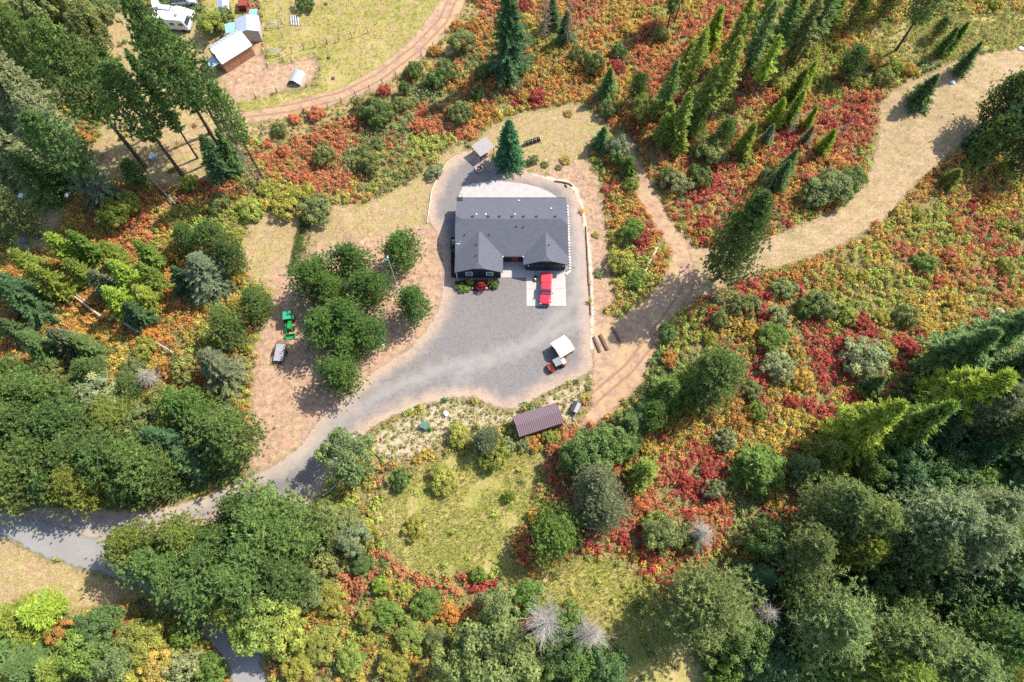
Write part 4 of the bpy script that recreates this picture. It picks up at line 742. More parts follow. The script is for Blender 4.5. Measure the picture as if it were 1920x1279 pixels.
# ------------------------------------------------------------------ autumn ground-cover shrubs
PAL = ['red', 'coral', 'orange', 'gold', 'lime', 'olive', 'green']
PALC = np.array([(0.52, 0.12, 0.085), (0.58, 0.235, 0.11), (0.60, 0.32, 0.09), (0.58, 0.42, 0.095), (0.43, 0.43, 0.095), (0.29, 0.31, 0.115), (0.14, 0.22, 0.065)])
BLOBS = [(400, 300, 'coral6 orange5 olive3'), (250, 430, 'orange8 gold3 coral3'), (600, 260, 'coral9 olive2 lime1 orange3'), (450, 370, 'lime7 gold5'), (770, 320, 'lime7 olive5 gold3'), (700, 200, 'coral8 red2 olive3'), (860, 170, 'coral5 orange5 olive2'), (1050, 170, 'orange7 gold6 red3 lime3 coral3'), (1250, 90, 'coral7 orange5 red2 gold5 lime2'), (1400, 200, 'coral4 lime5 gold4 red1 orange5'), (1310, 200, 'coral5 orange4 red4 lime3'), (1545, 225, 'red9 coral4'), (1540, 120, 'lime8 gold3'), (1700, 60, 'gold6 olive5 coral3'), (1330, 300, 'coral6 red3 olive3 orange4'), (1500, 330, 'coral6 orange8 red1 gold3'), (1170, 400, 'gold5 lime6 red5 orange4'),
         (1700, 430, 'gold5 orange5 red3 lime3'), (1850, 400, 'orange5 red3 lime4 gold4'), (1880, 480, 'coral5 red3 orange5'), (1820, 440, 'lime7 gold4 orange3'), (1400, 560, 'red6 olive3 gold4'), (1600, 540, 'lime8 gold5 orange3'), (1500, 510, 'orange6 red4 lime3'), (1750, 550, 'gold6 orange7 coral4 lime3'), (1600, 650, 'red7 gold4 lime4'), (1450, 720, 'red6 gold5 coral4'), (1350, 850, 'red5 gold6 orange4'), (1260, 850, 'red5 coral5 gold4'), (1720, 850, 'green9 olive5 orange1'), (1450, 950, 'coral5 gold5 olive4'), (1200, 1000, 'red6 coral5 gold5'), (1060, 900, 'coral6 red4 gold4'), (700, 950, 'coral6 lime4 olive3'), (860, 860, 'lime8 gold6'), (700, 1050, 'lime5 olive4 green3'), (870, 1070, 'coral6 orange4 lime5 red2'),
         (600, 1150, 'lime7 gold3 coral1 olive3'), (800, 1200, 'lime8 gold6 olive2'), (300, 1220, 'gold6 lime5 orange3'), (100, 1200, 'green6 lime4 olive3'), (1200, 1250, 'green6 olive5'), (1550, 1200, 'green9 olive2'), (100, 720, 'gold7 orange5 olive3'), (300, 640, 'gold8 orange4 red1 lime4'), (120, 600, 'orange8 gold4'), (290, 480, 'orange7 lime3 red1'), (460, 660, 'coral4 gold5 lime4'), (60, 320, 'olive6 orange3 green5'), (120, 60, 'olive6 green7'), (930, 850, 'lime6 green4'), (450, 560, 'gold5 lime5'), (1900, 900, 'green9 olive3'), (1850, 60, 'gold5 olive5 lime3'), (1250, 640, 'gold5 lime4'), (1250, 700, 'green4 olive4'), (200, 850, 'green8 olive3'), (400, 1080, 'green7 lime3')]
def blob_w(txt):
    w = np.full(len(PAL), 0.15)+np.array([0, 0.3, 0.7, 0.6, 0.7, 0.6, 0.1])
    for t in txt.split(): w[PAL.index(t[:-1])] += int(t[-1])
    return w
BXY = np.array([at(u, v)[:2] for u, v, _ in BLOBS]); BW = np.array([blob_w(t) for *_, t in BLOBS])
def pick_palette(x, y, rng):
    d2 = (x[:, None]-BXY[:, 0])**2+(y[:, None]-BXY[:, 1])**2
    k = np.exp(-(d2-d2.min(1, keepdims=True))/60.0)
    w = (k@BW)/k.sum(1, keepdims=True)
    g = np.stack([vnoise(x, y, 2.6, 40+i)*1.7+vnoise(x, y, 7.5, 90+i)*2.1 for i in range(len(PAL))], 1)
    return np.argmax(np.log(w+0.02)+g*1.5+rng.gumbel(size=w.shape)*0.27, 1)
def jitter_points(sp, rng, x0=-114, x1=114, y0=-14, y1=132):
    X, Y = np.meshgrid(np.arange(x0, x1, sp), np.arange(y0, y1, sp))
    return (X+rng.uniform(-.5, .5, X.shape)*sp*1.1).ravel(), (Y+rng.uniform(-.5, .5, Y.shape)*sp*1.1).ravel()
def clear_distance(x, y, names):
    d = np.full(x.shape, 99.0)
    for k in names: d = np.minimum(d, sdf(x, y, Z[k]))
    return d
sx, sy = jitter_points(0.86, RNG)
su, sv = to_px(sx, sy, terrain(sx, sy))
ok = (su > -70) & (su < 1990) & (sv > -60) & (sv < 1340)
sx, sy = sx[ok], sy[ok]
wob = (vnoise(sx, sy, 2.5, 5)-0.5)*1.6
dc = clear_distance(sx, sy, CLEAR)+wob
thin = np.minimum(clear_distance(sx, sy, ['meadow', 'stand', 'topright', 'strip', 'fence_strip']), 99)+wob
keep = (dc > 0.45) & ((thin > 0.3) | (RNG.random(len(sx)) < 0.045-0.03*(clear_distance(sx, sy, ['strip']) < 0.3))) & (RNG.random(len(sx)) < 0.60+0.38*(vnoise(sx, sy, 4.0, 8) > 0.36))
keep &= ~((np.abs(sx) < 12) & (sy > 48) & (sy < 76))
pu, pv = to_px(sx, sy, terrain(sx, sy))
keep &= ~((pu > 400) & (pu < 650) & (pv > 60) & (pv < 200))
sx, sy = sx[keep], sy[keep]
pal = pick_palette(sx, sy, RNG)
muted = (clear_distance(sx, sy, ['meadow', 'stand', 'topright', 'strip', 'fence_strip']) < 0.3) & (pal < 3)
pal[muted] = RNG.choice([3, 4, 4, 5], muted.sum())
# low straw-coloured gaps are left by the sampling; clumps are domes of small leaves
def clump_tris(x, y, rad, hgt, K, size, rng):
    n = len(x); z = terrain(x, y)
    th = rng.random((n, K))*2*np.pi; cz = rng.random((n, K))**0.75; sr = np.sqrt(1-cz**2)
    d = np.stack([sr*np.cos(th), sr*np.sin(th), cz], -1)
    lump = 0.72+0.34*np.sin(th*3+rng.random((n, 1))*6.3)*np.sin(cz*6+rng.random((n, 1))*6.3)
    rr = (0.62+0.42*rng.random((n, K)))*lump*1.25
    P = np.stack([x[:, None]+d[..., 0]*rad[:, None]*rr, y[:, None]+d[..., 1]*rad[:, None]*rr, z[:, None]+0.05+d[..., 2]*hgt[:, None]*rr], -1).reshape(-1, 3)
    N = unit(d.reshape(-1, 3)+rng.normal(size=(n*K, 3))*0.5+[0, 0, 0.25])
    return leaves(P, N, size*(0.65+0.8*rng.random(n*K)), rng, 1.15)
SHW = dict(red='crimson autumn shrub cover', coral='coral-red autumn shrub cover', orange='orange autumn shrub cover', gold='golden autumn shrub cover', lime='yellow-green shrub cover', olive='dull olive undergrowth', green='dark green undergrowth')
for k, nm in enumerate(PAL):
    q = pal == k; x, y = sx[q], sy[q]; n = len(x)
    if n == 0: continue
    K = 64; rad = RNG.uniform(0.42, 0.82, n); hgt = RNG.uniform(0.5, 1.25, n)
    T = clump_tris(x, y, rad, hgt, K, 0.135, RNG)
    c = PALC[k]*RNG.uniform(0.72, 1.25, (n, 1)); c = np.repeat(c, K, 0)
    hue = np.repeat(RNG.normal(size=n)*0.10, K)+RNG.normal(size=n*K)*0.06
    c = c*np.stack([1-0.3*hue, 1+1.3*hue, 1+hue*0.5], 1)*RNG.uniform(0.80, 1.2, (n*K, 1))
    o = obj_of(tri_mesh(nm+'_shrub_cover', T, M['shrub'], colr=np.clip(c, 0.01, 0.85)), nm+'_shrub_cover')
    tag(o, SHW[nm]+' spread over the hillside', kind='stuff')
ux, uy = jitter_points(1.0, RNG)
uu, uv_ = to_px(ux, uy, terrain(ux, uy))
q = (uu > -60) & (uu < 1980) & (uv_ > -50) & (uv_ < 1330) & (clear_distance(ux, uy, CLEAR+['meadow', 'stand']) > 0.2) & ~((np.abs(ux) < 12) & (uy > 48) & (uy < 76))
ux, uy = ux[q], uy[q]; n = len(ux); K = 14
T = clump_tris(ux, uy, RNG.uniform(0.3, 0.7, n), RNG.uniform(0.15, 0.45, n), K, 0.15, RNG)
c = np.array([(0.36, 0.32, 0.12), (0.27, 0.29, 0.09), (0.46, 0.37, 0.16), (0.42, 0.28, 0.12)])[RNG.integers(0, 4, n)]*RNG.uniform(0.7, 1.2, (n, 1))
tag(obj_of(tri_mesh('dry_undergrowth', T, M['shrub'], colr=np.clip(np.repeat(c, K, 0)*RNG.uniform(0.75, 1.25, (n*K, 1)), 0.01, 0.8)), 'dry_undergrowth'), 'low dry undergrowth filling the gaps between shrubs', kind='stuff')
# the biggest single autumn shrubs
bx, by = jitter_points(6.3, RNG)
bu, bv = to_px(bx, by, terrain(bx, by))
okb = ~((bu > 380) & (bu < 650) & (bv < 205)) & (bu > 10) & (bu < 1910) & (bv > 10) & (bv < 1270) & (clear_distance(bx, by, CLEAR+['meadow', 'stand', 'strip', 'topright']) > 1.2)
bx, by, bu, bv = bx[okb], by[okb], bu[okb], bv[okb]
for x, y, u, v, k in zip(bx, by, bu, bv, pick_palette(bx, by, RNG)):
    if PAL[k] == 'green': continue
    r = random.uniform(1.0, 1.7)
    plant('bush', u, v, r*random.uniform(0.95, 1.3), r, {'lime': 'yellow'}.get(PAL[k], PAL[k]), xy=(x, y))
# ------------------------------------------------------------------ grasses
def blades(x, y, K, hgt, spread, width, base, rng, var=0.25):
    n = len(x); z = terrain(x, y)
    o = rng.normal(size=(n, K, 2))*spread
    lean = rng.normal(size=(n, K, 2))*0.5*hgt
    h = hgt*(0.6+0.8*rng.random((n, K)))
    B = np.stack([x[:, None]+o[..., 0], y[:, None]+o[..., 1], np.repeat(z[:, None], K, 1)-0.02], -1)
    a = rng.random((n, K))*2*np.pi; wv = np.stack([np.cos(a), np.sin(a), np.zeros((n, K))], -1)*width
    T = np.stack([B-wv, B+wv, B+np.stack([lean[..., 0], lean[..., 1], h], -1)], 2).reshape(-1, 3, 3)
    c = base[rng.integers(0, len(base), n)]*rng.uniform(1-var, 1+var, (n, 1))
    return T, np.clip(np.repeat(c, K, 0)*rng.uniform(0.75, 1.25, (n*K, 1)), 0.01, 0.9)
def grass_stuff(name, label, zones, sp, K, hgt, spread, width, base, prob=1.0, ns=3.0, avoid=()):
    x, y = jitter_points(sp, RNG)
    q = clear_distance(x, y, zones) < 0.2
    x, y = x[q], y[q]
    q = (RNG.random(len(x)) < prob) & (vnoise(x, y, ns, 21) > 0.25)
    if avoid: q &= clear_distance(x, y, avoid) > 0.3
    x, y = x[q], y[q]
    q = ~((np.abs(x) < 11.5) & (y > 50) & (y < 75))
    T, c = blades(x[q], y[q], K, hgt, spread, width, np.array(base), RNG)
    tag(obj_of(tri_mesh(name, T, M['grassblade'], colr=c), name), label, kind='stuff')
grass_stuff('meadow_grass', 'tall yellow-green meadow grass', ['meadow', 'topright'], 0.42, 7, 0.42, 0.16, 0.05, [(0.38, 0.41, 0.10), (0.30, 0.36, 0.07), (0.48, 0.45, 0.16), (0.43, 0.42, 0.12)])
grass_stuff('field_grass', 'yellowing pasture grass in the fenced field', ['field', 'fence_strip', 'lane'], 0.62, 5, 0.35, 0.18, 0.05, [(0.42, 0.38, 0.07), (0.50, 0.41, 0.10), (0.36, 0.35, 0.06), (0.52, 0.43, 0.15)], 0.8, avoid=['farm_track', 'farmyard'])
grass_stuff('dry_grass', 'short dry straw grass', ['lawn', 'hay_track', 'verge', 'stand', 'behind'], 0.75, 5, 0.20, 0.2, 0.05, [(0.54, 0.42, 0.22), (0.46, 0.36, 0.16), (0.32, 0.30, 0.09), (0.60, 0.48, 0.29)], 0.75)
grass_stuff('weed_patches', 'green weeds sprouting in pale dirt', ['strip'], 0.55, 8, 0.28, 0.16, 0.06, [(0.12, 0.20, 0.04), (0.20, 0.26, 0.05), (0.32, 0.31, 0.07)], 0.35, 1.6)
gp = np.array([at(575+(q[0]-0.5)*34*(0.5+q[0])+q[1]*-26, 390+q[1]*125)[:2] for q in np.stack([RNG.normal(size=620)*0.22+0.5, RNG.random(620)], 1)])
T, c = blades(gp[:, 0], gp[:, 1], 8, 0.30, 0.2, 0.06, np.array([(0.13, 0.23, 0.05), (0.18, 0.27, 0.07), (0.28, 0.30, 0.10)]), RNG)
tag(obj_of(tri_mesh('lush_grass', T, M['grassblade'], colr=c), 'lush_grass'), 'strip of lush dark green grass in the dry lawn', kind='stuff')

# ------------------------------------------------------------------ concrete and beds round the house
def flat_piece(name, P, z0, z1, mat, parent=None):
    return MB().slab([(p[0], p[1], z1) for p in P], z1-z0).build(name, mat, parent)
pad = bpy.data.objects.new('parking_pad', None); col.objects.link(pad); tag(pad, 'pale concrete parking pad in front of the garage door', kind='structure')
for x0, x1 in ((2.5, 5.92), (5.95, 9.35)):
    for y0, y1 in ((51.25, 54.6), (54.63, 58.25)):
        flat_piece('slab', [(x0, y0), (x1, y0), (x1, y1), (x0, y1)], -0.05, 0.075, M['concrete'], pad)
walk = bpy.data.objects.new('front_walk', None); col.objects.link(walk); tag(walk, 'pale concrete front walk leading to the porch', kind='structure')
for x0, x1, y0, y1 in ((-1.95, 0.25, 56.75, 60.0), (0.28, 2.47, 56.75, 60.0)):
    flat_piece('slab', [(x0, y0), (x1, y0), (x1, y1), (x0, y1)], -0.05, 0.08, M['concrete'], walk)
pp = [at(u, v)[:2] for u, v in ((858, 385), (862, 365), (868, 351), (882, 346), (905, 343), (928, 340), (955, 342), (985, 346), (1010, 352), (1030, 361), (1046, 372), (1050, 385))]
outl = []
for a, b in zip(pp[:-1], pp[1:]):
    k = max(2, int(np.hypot(*(np.array(b)-a))/0.28)); nrm = np.array([-(b[1]-a[1]), b[0]-a[0]]); nrm = nrm/np.hypot(*nrm)
    for i in range(k):
        outl.append(np.array(a)+(np.array(b)-a)*i/k+nrm*0.09*abs(math.sin(i*math.pi/3.2)))
outl.append(np.array(pp[-1]))
tag(flat_piece('patio', outl[::-1], -0.05, 0.085, M['patio']), 'pale curved patio slab with a scalloped edge behind the house', kind='structure')
bedp = [at(u, v)[:2] for u, v in ((853, 528), (855, 541), (864, 545), (892, 546), (918, 545), (932, 540), (937, 530), (934, 524), (905, 526), (870, 526))]
tag(flat_piece('flower_bed', bedp[::-1], -0.05, 0.07, M['mulch']), 'dark mulched flower bed below the front windows', kind='structure')
tag(flat_piece('side_bed', [at(u, v)[:2] for u, v in ((845, 445), (856, 445), (856, 522), (846, 520))], -0.05, 0.05, M['mulch']), 'mulched strip along the shaded house wall', kind='structure')

# ------------------------------------------------------------------ the house
def uv_build(mb, name, mat, parent):
    o = mb.build(name, mat, parent); m = o.data; uv = m.uv_layers.new(name='UVMap')
    for p in m.polygons:
        n = p.normal; t = Vector((n.y, -n.x, 0)); t = t.normalized() if t.length > 1e-3 else Vector((1, 0, 0)); b = n.cross(t)
        for li in p.loop_indices:
            c = m.vertices[m.loops[li].vertex_index].co; uv.data[li].uv = (c.dot(t), c.dot(b))
    return o
house = thing('house', 'single-storey charcoal house with dark shingle roof and two front gables', 'house', (0, 0, 0))
SL, ZE = 0.42, 2.75
def roof(name, pts): return uv_build(MB().slab(pts, 0.16), name, M['shingle'], house)
roof('back_roof', [(-9.85, 71.4, ZE), (-9.85, 66.52, 4.80), (-8.85, 65.45, 5.25), (8.7, 65.45, 5.25), (9.7, 66.52, 4.80), (9.7, 71.4, ZE)][::-1])
roof('front_roof', [(-9.85, 59.5, ZE), (9.7, 59.5, ZE), (9.7, 64.38, 4.80), (8.7, 65.45, 5.25), (-8.85, 65.45, 5.25), (-9.85, 64.38, 4.80)])
roof('hip_clip', [(-9.85, 66.52, 4.80), (-9.85, 64.38, 4.80), (-8.85, 65.45, 5.25)])
roof('hip_clip', [(9.7, 64.38, 4.80), (9.7, 66.52, 4.80), (8.7, 65.45, 5.25)])
for xl, xr_, yf in ((-9.85, -1.55, 56.3), (1.95, 9.7, 57.8)):
    xm, hf = (xl+xr_)/2, (xr_-xl)/2; zr = ZE+SL*hf; ym = 59.5+hf
    c = 0.93
    roof('gable_roof', [(xl, 59.5, ZE), (xl, yf, ZE), (xm-c, yf, zr-SL*c), (xm, yf+0.9, zr), (xm, ym, zr)][::-1][::-1])
    roof('gable_roof', [(xm, ym, zr), (xm, yf+0.9, zr), (xm+c, yf, zr-SL*c), (xr_, yf, ZE), (xr_, 59.5, ZE)])
    roof('hip_clip', [(xm-c, yf, zr-SL*c), (xm+c, yf, zr-SL*c), (xm, yf+0.9, zr)])
MB().loft([[(x, 59.9, 0), (x, 71.0, 0), (x, 71.0, 2.7), (x, 66.5, 4.6), (x, 64.4, 4.6), (x, 59.9, 2.7)] for x in (-9.45, 9.3)]).build('wall', M['siding'], house)
MB().loft([[(-9.44, y, 0), (-1.95, y, 0), (-1.95, y, 2.7), (-4.85, y, 3.85), (-6.55, y, 3.85), (-9.44, y, 2.7)] for y in (59.95, 56.75)]).build('wall', M['siding'], house)
MB().loft([[(2.35, y, 0), (9.29, y, 0), (9.29, y, 2.7), (6.7, y, 3.75), (4.95, y, 3.75), (2.35, y, 2.7)] for y in (59.95, 58.2)]).build('wall', M['siding'], house)
for y in np.arange(0.22, 2.6, 0.22):                                   # lap joints on the two front walls
    MB().box((-5.7, 56.74, y), (7.5, 0.03, 0.025)).build('lap_board', M['darktrim'], house)
for x in (-7.42, -3.85):
    w = MB()
    for bx, bz, dx, dz_ in ((0, 0.61, 1.24, 0.1), (0, -0.61, 1.24, 0.1), (-0.57, 0, 0.1, 1.12), (0.57, 0, 0.1, 1.12), (0, -0.04, 1.04, 0.07)): w.box((x+bx, 56.70, 1.5+bz), (dx, 0.12, dz_))
    f = w.build('window', M['trim'], house)
    MB().box((x, 56.715, 1.5+0.27), (1.06, 0.05, 0.52)).build('pane', M['glass'], f)
    MB().box((x, 56.72, 1.5-0.32), (1.06, 0.05, 0.46)).build('pane', M['glass'], f)
gd = MB().box((5.85, 58.17, 1.15), (5.3, 0.08, 2.3)).build('garage_door', M['gdoor'], house)
for q in range(4):
    for j in range(6): MB().box((3.52+j*0.93, 58.12, 0.32+q*0.56), (0.80, 0.05, 0.42)).build('panel', M['darktrim'], gd)
MB().box((5.85, 58.13, 2.36), (5.6, 0.12, 0.12)).build('door_trim', M['darktrim'], house)
dr = MB().box((0.55, 59.86, 1.1), (1.0, 0.08, 2.1)).build('front_door', M['rust'], house); MB().box((0.2, 59.79, 1.05), (0.08, 0.08, 0.2)).build('handle', M['steel'], dr)
for x in (2.85, 8.95): MB().box((x, 58.1, 1.9), (0.18, 0.16, 0.32)).build('wall_lamp', M['lamp'], house)
for x0, x1, y in ((-1.5, 1.9, 59.42), (-9.8, 9.65, 71.48)): MB().box(((x0+x1)/2, y, 2.68), (x1-x0, 0.12, 0.12)).build('gutter', M['darktrim'], house)
for x in (-1.55, 1.92): MB().box((x, 59.38, 2.78), (0.16, 0.16, 0.14)).build('gutter_end', M['trim'], house)
for x in (-9.6, 9.2): MB().box((x, 56.55 if x < 0 else 58.0, 1.4), (0.1, 0.1, 2.5)).build('downspout', M['trim'] if x < 0 else M['darktrim'], house)
def rz(x, y): return ZE+SL*(71.4-y) if y > 65.45 else ZE+SL*(y-59.5)
for u in (886, 915.5, 936.5, 960, 981.5, 1006, 1041):
    x = at(u, 405, 5.0)[0]; MB().box((x, 66.0, rz(x, 66.0)+0.10), (0.42, 0.36, 0.26), taper=0.85).build('roof_vent', M['black'], house)
for u, v in ((968, 425), (981, 426.5), (871, 441), (917, 440.5), (893, 458.5), (893, 479), (1029, 460)):
    zz = 4.0
    for _ in range(6):
        p = at(u, v, zz); x, y = p[0], p[1]; zz = rz(x, y)
        for xl, xr_ in ((-9.85, -1.55), (1.95, 9.7)):
            if xl < x < xr_: zz = max(zz, ZE+SL*min(x-xl, xr_-x))
    MB().lathe([(0.15, 0), (0.13, 0.1), (0.08, 0.13), (0.08, 0.38), (0.0, 0.38)], (x, y, zz-0.08), 10).build('vent_pipe', M['black'], house)
for u, v in ((893.5, 402), (911, 402), (966, 402), (973, 376), (1034, 387)):
    p = at(u, v, 3.2 if v < 380 else 4.8); MB().box((p[0], p[1], rz(p[0], p[1])+0.07), (0.22, 0.2, 0.2)).build('flue_cap', M['trim'], house)
# satellite dish and corner panel fixed to the roof
dish = thing('satellite_dish', 'small white satellite dish on the roof edge', 'dish', (-9.35, 61.7, 2.95))
MB().lathe([(0.02, 0), (0.28, 0.05), (0.38, 0.13), (0.36, 0.14), (0.26, 0.07), (0.02, 0.02)], (0.05, 0, 0.55), 14).build('reflector', M['white'], dish)
MB().tube((0, 0, -0.1), (0.05, 0, 0.58), 0.04).build('mast', M['white'], dish); MB().tube((0.05, 0, 0.6), (0.55, 0.2, 0.9), 0.03).build('feed_arm', M['white'], dish)
pan = thing('roof_panel', 'small dark panel on a bracket at the back roof corner', 'panel', (-9.2, 70.9, 2.9))
MB().box((-0.15, 0, 0.28), (1.1, 0.75, 0.06)).build('plate', M['black'], pan); MB().tube((0.25, 0.2, 0), (0.25, 0.9, 0.9), 0.05).build('bracket', M['darktrim'], pan); MB().box((-0.5, 0.1, 0.1), (0.12, 0.5, 0.3)).build('cap', M['white'], pan)
ac = thing('air_conditioner', 'white outdoor air-conditioning unit against the shaded house wall', 'air conditioner', (-10.25, 63.4, 0))
MB().box((0, 0, 0.5), (0.85, 0.95, 0.95)).build('case', M['bluemetal'], ac, bevel=0.04); MB().lathe([(0.36, 0), (0.36, 0.05), (0.28, 0.05), (0.28, 0.0)], (0, 0, 0.96), 18).build('fan_ring', M['white'], ac); MB().lathe([(0.27, 0), (0.05, 0.05), (0, 0.05)], (0, 0, 0.975), 12).build('fan', M['navy'], ac)
sofa = thing('patio_sofa', 'grey wicker sofa on the back patio against the house wall', 'sofa', (1.15, 72.1, 0.085))
MB().box((0, 0, 0.22), (1.9, 0.75, 0.36)).build('seat', M['greydeck'], sofa, bevel=0.03); MB().box((0, -0.32, 0.5), (1.9, 0.14, 0.7)).build('backrest', M['greydeck'], sofa, bevel=0.03)
for s_ in (-1, 1): MB().box((s_*0.9, 0.05, 0.45), (0.14, 0.75, 0.3)).build('armrest', M['greydeck'], sofa, bevel=0.02)
plant('bush', 990, 370, 1.5, 0.62, 'green', xy=(2.8, 72.0), label='clipped green shrub beside the patio sofa', cat='shrub')
plant('bush', 1027, 370, 1.4, 0.55, 'green', xy=(6.3, 72.0), label='clipped green shrub by the far end of the patio')
for (u, v, h, r, t, lb) in ((866, 539, 1.0, 0.95, 'green', 'low green shrub at the far left corner of the flower bed, widest of the bed'), (882, 529, 1.3, 0.62, 'yellow', 'round yellow shrub below the first front window'), (920, 528, 1.3, 0.66, 'yellow', 'round yellow shrub below the window nearest the porch'), (902, 536, 1.7, 0.95, 'maroon', 'dark red dwarf maple in the middle of the flower bed'), (928, 536, 0.9, 0.7, 'green', 'low green shrub at the porch end of the flower bed'), (891, 537, 0.5, 0.3, 'blue', 'tiny blue-green plant beside the dark red maple'), (911, 534, 0.5, 0.32, 'blue', 'tiny grey-green plant between the red maple and yellow shrub'), (875, 541, 0.7, 0.6, 'lgreen', 'low lime plant in the front of the flower bed'),
                            (850, 458, 1.2, 0.6, 'dkpine', 'dark shrub in the shaded bed below the air conditioner'), (850, 470, 1.0, 0.5, 'dkpine', 'middle dark shrub in the shaded side bed'), (849, 487, 0.9, 0.45, 'maroon', 'small red shrub in the shaded side bed')):
    lb = lb.replace('at the far left corner of the flower bed, widest of the bed', 'at the garden-side corner, widest in the flower bed')
    plant('bush', u, v, h, r, t, label=lb)
for i, (u, v) in enumerate(((886, 541), (912, 541), (881, 539), (919, 538))):
    p = at(u, v); tag(MB().lathe([(0.02, 0), (0.14, 0.02), (0.17, 0.10), (0.1, 0.18), (0.0, 0.2)], n=7).build('garden_stone', M['whitestone'], None, (p[0], p[1], 0.06)), 'small white stone on the dark mulch bed', 'stone', 'white stones in the flower bed')
# pale edging stones along the house side
for i in range(24):
    p = at(1063.5+4.5*i/23, 388+121*i/23); s_ = random.uniform(0.85, 1.15)
    o = MB().loft([[(math.cos(a)*r_*random.uniform(.85, 1.15), math.sin(a)*r_*random.uniform(.85, 1.15), h_) for a in np.arange(6)*math.pi/3] for r_, h_ in ((0.20*s_, -0.03), (0.23*s_, 0.08), (0.13*s_, 0.19))]).build('edging_stone', M['whitestone'], None, (p[0]+0.05, p[1], 0.02))
    tag(o, 'white edging stone in the row along the house side', 'stone', 'edging stones along the house')
for u, v in ((1062, 514), (1065.5, 511)):
    p = at(u, v); tag(MB().lathe([(0.05, 0), (0.26, 0.03), (0.25, 0.16), (0.1, 0.25), (0.0, 0.26)], n=8).build('edging_stone', M['whitestone'], None, (p[0], p[1], 0.03)), 'white rock by the garden hose at the garage corner', 'stone', 'white rocks at the garage corner')
hp = [at(u, v) for u, v in ((1061, 509), (1065, 508), (1069, 506.5), (1071.5, 503.5), (1075, 501.5), (1078, 502.5))]
tag(MB().path([(p[0], p[1], 0.07) for p in hp], 0.05, 6).build('garden_hose', M['rope'], None), 'dark garden hose snaking out from the garage corner', 'hose')

# ------------------------------------------------------------------ vehicles
def wheel(parent, x, y, r, w, rim=True, mat='alloy'):
    t = MB().lathe([(r*0.55, -w/2), (r*0.93, -w/2), (r, -w*0.32), (r, w*0.32), (r*0.93, w/2), (r*0.55, w/2)], (0, 0, 0), 18, 'x').build('wheel', M['tyre'], parent, (x, y, r), smooth=False)
    if rim: MB().lathe([(0.05, -w*0.46), (r*0.56, -w*0.42), (r*0.56, w*0.42), (0.05, w*0.46)], (0, 0, 0), 14, 'x').build('rim', M[mat], t)
    return t
def rounded(hx, y0, y1, z, r0, r1, k=4):
    """Plan outline with rounded front (y0) and rear (y1) corners."""
    P = []
    for cx, cy, r, a0 in ((hx-r0, y0+r0, r0, -90), (hx-r1, y1-r1, r1, 0), (-hx+r1, y1-r1, r1, 90), (-hx+r0, y0+r0, r0, 180)):
        for i in range(k): a = R(a0+90*i/(k-1)); P.append((cx+r*math.cos(a), cy+r*math.sin(a), z))
    return P
